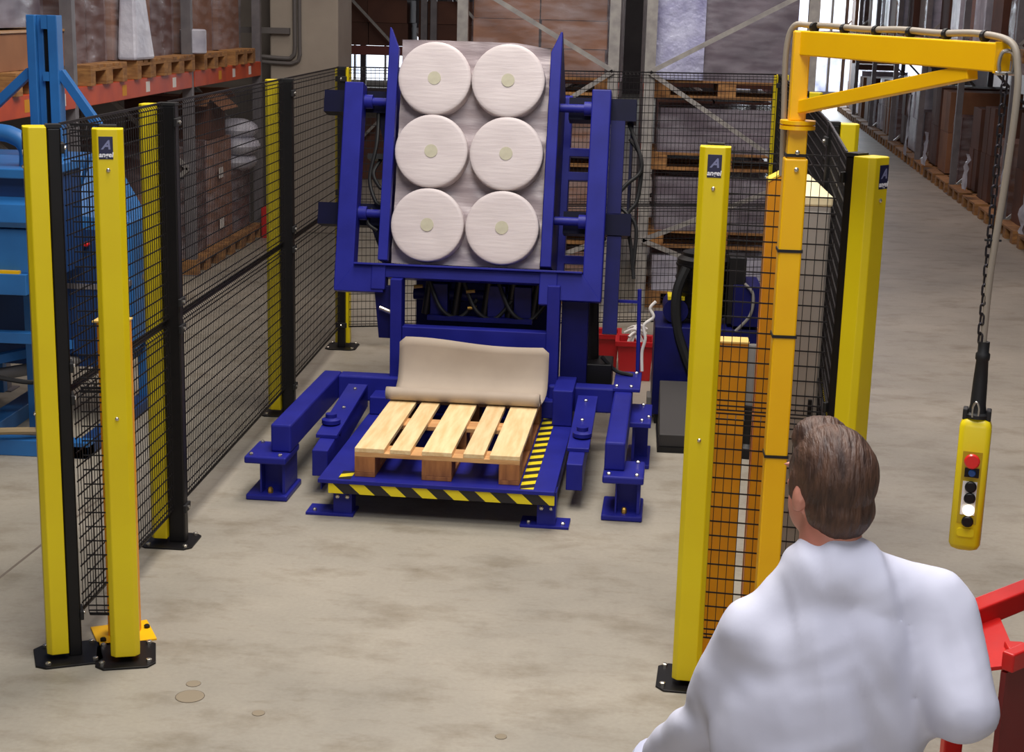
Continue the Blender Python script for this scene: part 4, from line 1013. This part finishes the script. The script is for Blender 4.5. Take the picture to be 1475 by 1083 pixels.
MB().bar(Cc + Vector((-.3, -.35, -.645)), Cc + Vector((-.3, -.35, -.86)), .04, .04).build('leg', RED, rc)

# ------------------------------------------------------------------ the person
def realize(mb, name, m, voxel, smooth_it=6, parent=None, disp=None):
    me = mb.mesh(name + '_raw', m)
    o = bpy.data.objects.new(name + '_raw', me); COL.objects.link(o)
    r = o.modifiers.new('r', 'REMESH'); r.mode = 'VOXEL'; r.voxel_size = voxel
    s = o.modifiers.new('s', 'SMOOTH'); s.iterations = smooth_it; s.factor = .5
    dg = bpy.context.evaluated_depsgraph_get(); dg.update()
    me2 = bpy.data.meshes.new_from_object(o.evaluated_get(dg)); me2.name = name
    bpy.data.objects.remove(o); bpy.data.meshes.remove(me)
    me2.materials.clear(); me2.materials.append(m)
    for p in me2.polygons: p.use_smooth = True
    if disp:
        ns = [v.normal.copy() for v in me2.vertices]
        for v, nn in zip(me2.vertices, ns): v.co = v.co + nn * disp(v.co)
    me2.update()
    return obj(name, me2, parent)
def cone(mb, a, b, ra, rb, n=14):
    mb.cyl(a, b, ra, rb, n); mb.sphere(a, (ra,) * 3, n, 8); mb.sphere(b, (rb,) * 3, n, 8)
def V(*a): return Vector(a)
PX, PY = .40, 2.74
# joints in world space
nk = V(PX + .0, PY, 1.46); hd = V(PX - .006, PY + .035, 1.582)
SL = V(.276, PY - .0, 1.305); EL = V(.196, PY + .09, 1.07); WL = V(.115, PY + .25, .90)
SR = V(.588, PY + .0, 1.365); ER = V(.640, PY - .10, 1.215); WR = V(.60, PY + .12, 1.12)
HL = V(PX - .075, PY, .90); HR = V(PX + .095, PY, .90)
def hand(mb, w, d, up, s=1):
    d = d.normalized(); side = d.cross(up).normalized() * s; up = side.cross(d).normalized() * s
    pm = w + d * .055
    for q in (-.03, -.01, .01, .03): cone(mb, w + d * .01 + side * q * .6, w + d * .095 + side * q, .013, .012, 8)
    for q, l in ((-.031, .062), (-.0105, .075), (.0105, .07), (.031, .055)):
        p0 = w + d * .095 + side * q; p1 = p0 + d * l * .45 - up * .008; p2 = p1 + d * l * .32 - up * .018; p3 = p2 + d * l * .2 - up * .02
        cone(mb, p0, p1, .0092, .0085, 8); cone(mb, p1, p2, .0085, .008, 8); cone(mb, p2, p3, .008, .0068, 8)
    t0 = w + d * .025 - side * .032; t1 = t0 + d * .035 - side * .028; t2 = t1 + d * .03 - side * .008 - up * .008
    cone(mb, t0, t1, .013, .0105, 8); cone(mb, t1, t2, .0105, .0085, 8)
hr = Matrix.Rotation(R(28), 3, 'Z')       # the head looks to the left
def H(x, y, z): return hd + hr @ V(x, y, z)
b = MB()
b.sphere(H(0, -.01, .02), (.066, .084, .09), 20, 14, hr)       # skull
b.sphere(H(0, .03, -.045), (.054, .060, .066), 18, 12, hr)      # face and jaw
b.sphere(H(0, .066, -.085), (.026, .022, .02), 12, 8, hr)       # chin
cone(b, H(0, .092, .012), H(0, .112, -.028), .010, .014, 10)   # nose
b.sphere(H(0, .088, -.056), (.024, .010, .007), 10, 6, hr)      # mouth
for s in (-1, 1):
    b.sphere(H(s * .070, -.005, -.016), (.010, .018, .030), 12, 8, hr)   # ears
    b.sphere(H(s * .03, .083, .022), (.016, .010, .009), 10, 6, hr)      # brows
cone(b, V(nk.x, nk.y + .005, 1.42), H(0, -.018, -.06), .062, .056, 16)
cone(b, nk + V(0, .02, -.16), V(PX + .02, PY, 1.0), .085, .11, 16)
for S_, E_, W_ in ((SL, EL, WL), (SR, ER, WR)):
    cone(b, nk + V(0, .01, -.10), S_, .04, .04, 12); cone(b, S_, E_, .05, .042, 12); cone(b, E_, W_, .042, .028, 12)
hand(b, WL, WL - EL, V(0, 0, 1)); hand(b, WR, V(-.35, .9, .05), V(0, 0, 1), -1)
for Hh, kx in ((HL, -.09), (HR, .1)):
    cone(b, V(PX + .01, PY, 1.0), Hh, .12, .1, 14)
    K = V(PX + kx, PY + .015, .49); A_ = V(PX + kx * 1.05, PY - .01, .09)
    cone(b, Hh, K, .09, .058, 14); cone(b, K, A_, .058, .038, 14)
    cone(b, A_ + V(0, -.03, -.04), A_ + V(0, .13, -.055), .034, .026, 12)
person = realize(b, 'person', SKIN, .0075, 5)
tag(person, 'person seen from behind in a white coat with short brown hair, facing the machine', 'person')
def wrinkle(co):
    a = noise.noise(co * 6) * .006
    f1 = noise.noise(V(co.x * 16 + co.z * 5, co.y * 5, co.z * 3.2))           # long hanging folds
    f2 = noise.noise(V(co.x * 6 - co.z * 13, 7 + co.y * 5, co.z * 5 + co.x * 6))   # slanting pulls from the arms
    return a + .036 * f1 * abs(f1) + .016 * f2 * abs(f2)
c = MB()
cone(c, nk + V(0, .002, -.008), nk + V(0, -.005, -.04), .068, .086, 18)
c.sphere(V(PX + .022, PY - .005, 1.245), (.195, .125, .17), 24, 14)
c.sphere(V(PX + .015, PY - .02, 1.13), (.20, .13, .24), 24, 14)
c.sphere(V(PX + .015, PY - .015, .95), (.205, .14, .26), 24, 14)
c.cyl(V(PX + .03, PY, .98), V(PX + .03, PY, .62), .185, .215, 24)
cone(c, nk + V(-.01, 0, -.04), SL + V(.015, 0, .0), .072, .068, 16); cone(c, nk + V(.015, 0, -.035), SR, .072, .070, 16)
cone(c, SL, EL, .072, .062, 16); cone(c, EL, EL.lerp(WL, .92), .062, .05, 16)
cone(c, SR, ER, .074, .066, 16); cone(c, ER, ER.lerp(WR, .88), .066, .05, 16)
coat = realize(c, 'coat', COAT, .009, 34, person, wrinkle)
# sleeve cuffs
for e, w in ((EL.lerp(WL, .92), (WL - EL).normalized()), (ER.lerp(WR, .88), (WR - ER).normalized())):
    MB().cyl(e + w * .03, e + w * .05, .052, .050, 20).build('cuff', COAT, coat, smooth=True)
t = MB()
for Hh, kx in ((HL, -.09), (HR, .1)):
    K = V(PX + kx, PY + .015, .49); A_ = V(PX + kx * 1.05, PY - .01, .10)
    cone(t, V(PX + .01, PY, .97), Hh, .13, .115, 14); cone(t, Hh, K, .105, .078, 14); cone(t, K, A_, .078, .065, 14)
realize(t, 'trousers', TROU, .013, 5, person)
for kx in (-.09, .1):
    A_ = V(PX + kx * 1.05, PY - .01, 0)
    q = MB(); q.sphere(A_ + V(0, .10, .035), (.048, .10, .045), 14, 8); q.sphere(A_ + V(0, -.03, .04), (.042, .06, .05), 14, 8)
    q.v = [(x, y, max(z, .0)) for x, y, z in q.v]
    realize(q, 'shoe', SHOE, .008, 3, person)
h = MB()
h.sphere(H(0, -.012, .026), (.0755, .094, .092), 28, 18, hr)
h.sphere(H(0, -.040, -.030), (.066, .060, .062), 20, 12, hr)
h.sphere(H(.01, .05, .078), (.058, .045, .042), 16, 10, hr)
for s in (-1, 1): h.sphere(H(s * .068, .010, .006), (.011, .018, .034), 10, 8, hr)
def hairn(co): return noise.noise(V(co.x * 26, co.y * 20, co.z * 12)) * .0035 + noise.noise(V(co.x * 120, co.y * 40, co.z * 30)) * .0016
hair = realize(h, 'hair', HAIR, .005, 2, person, hairn)
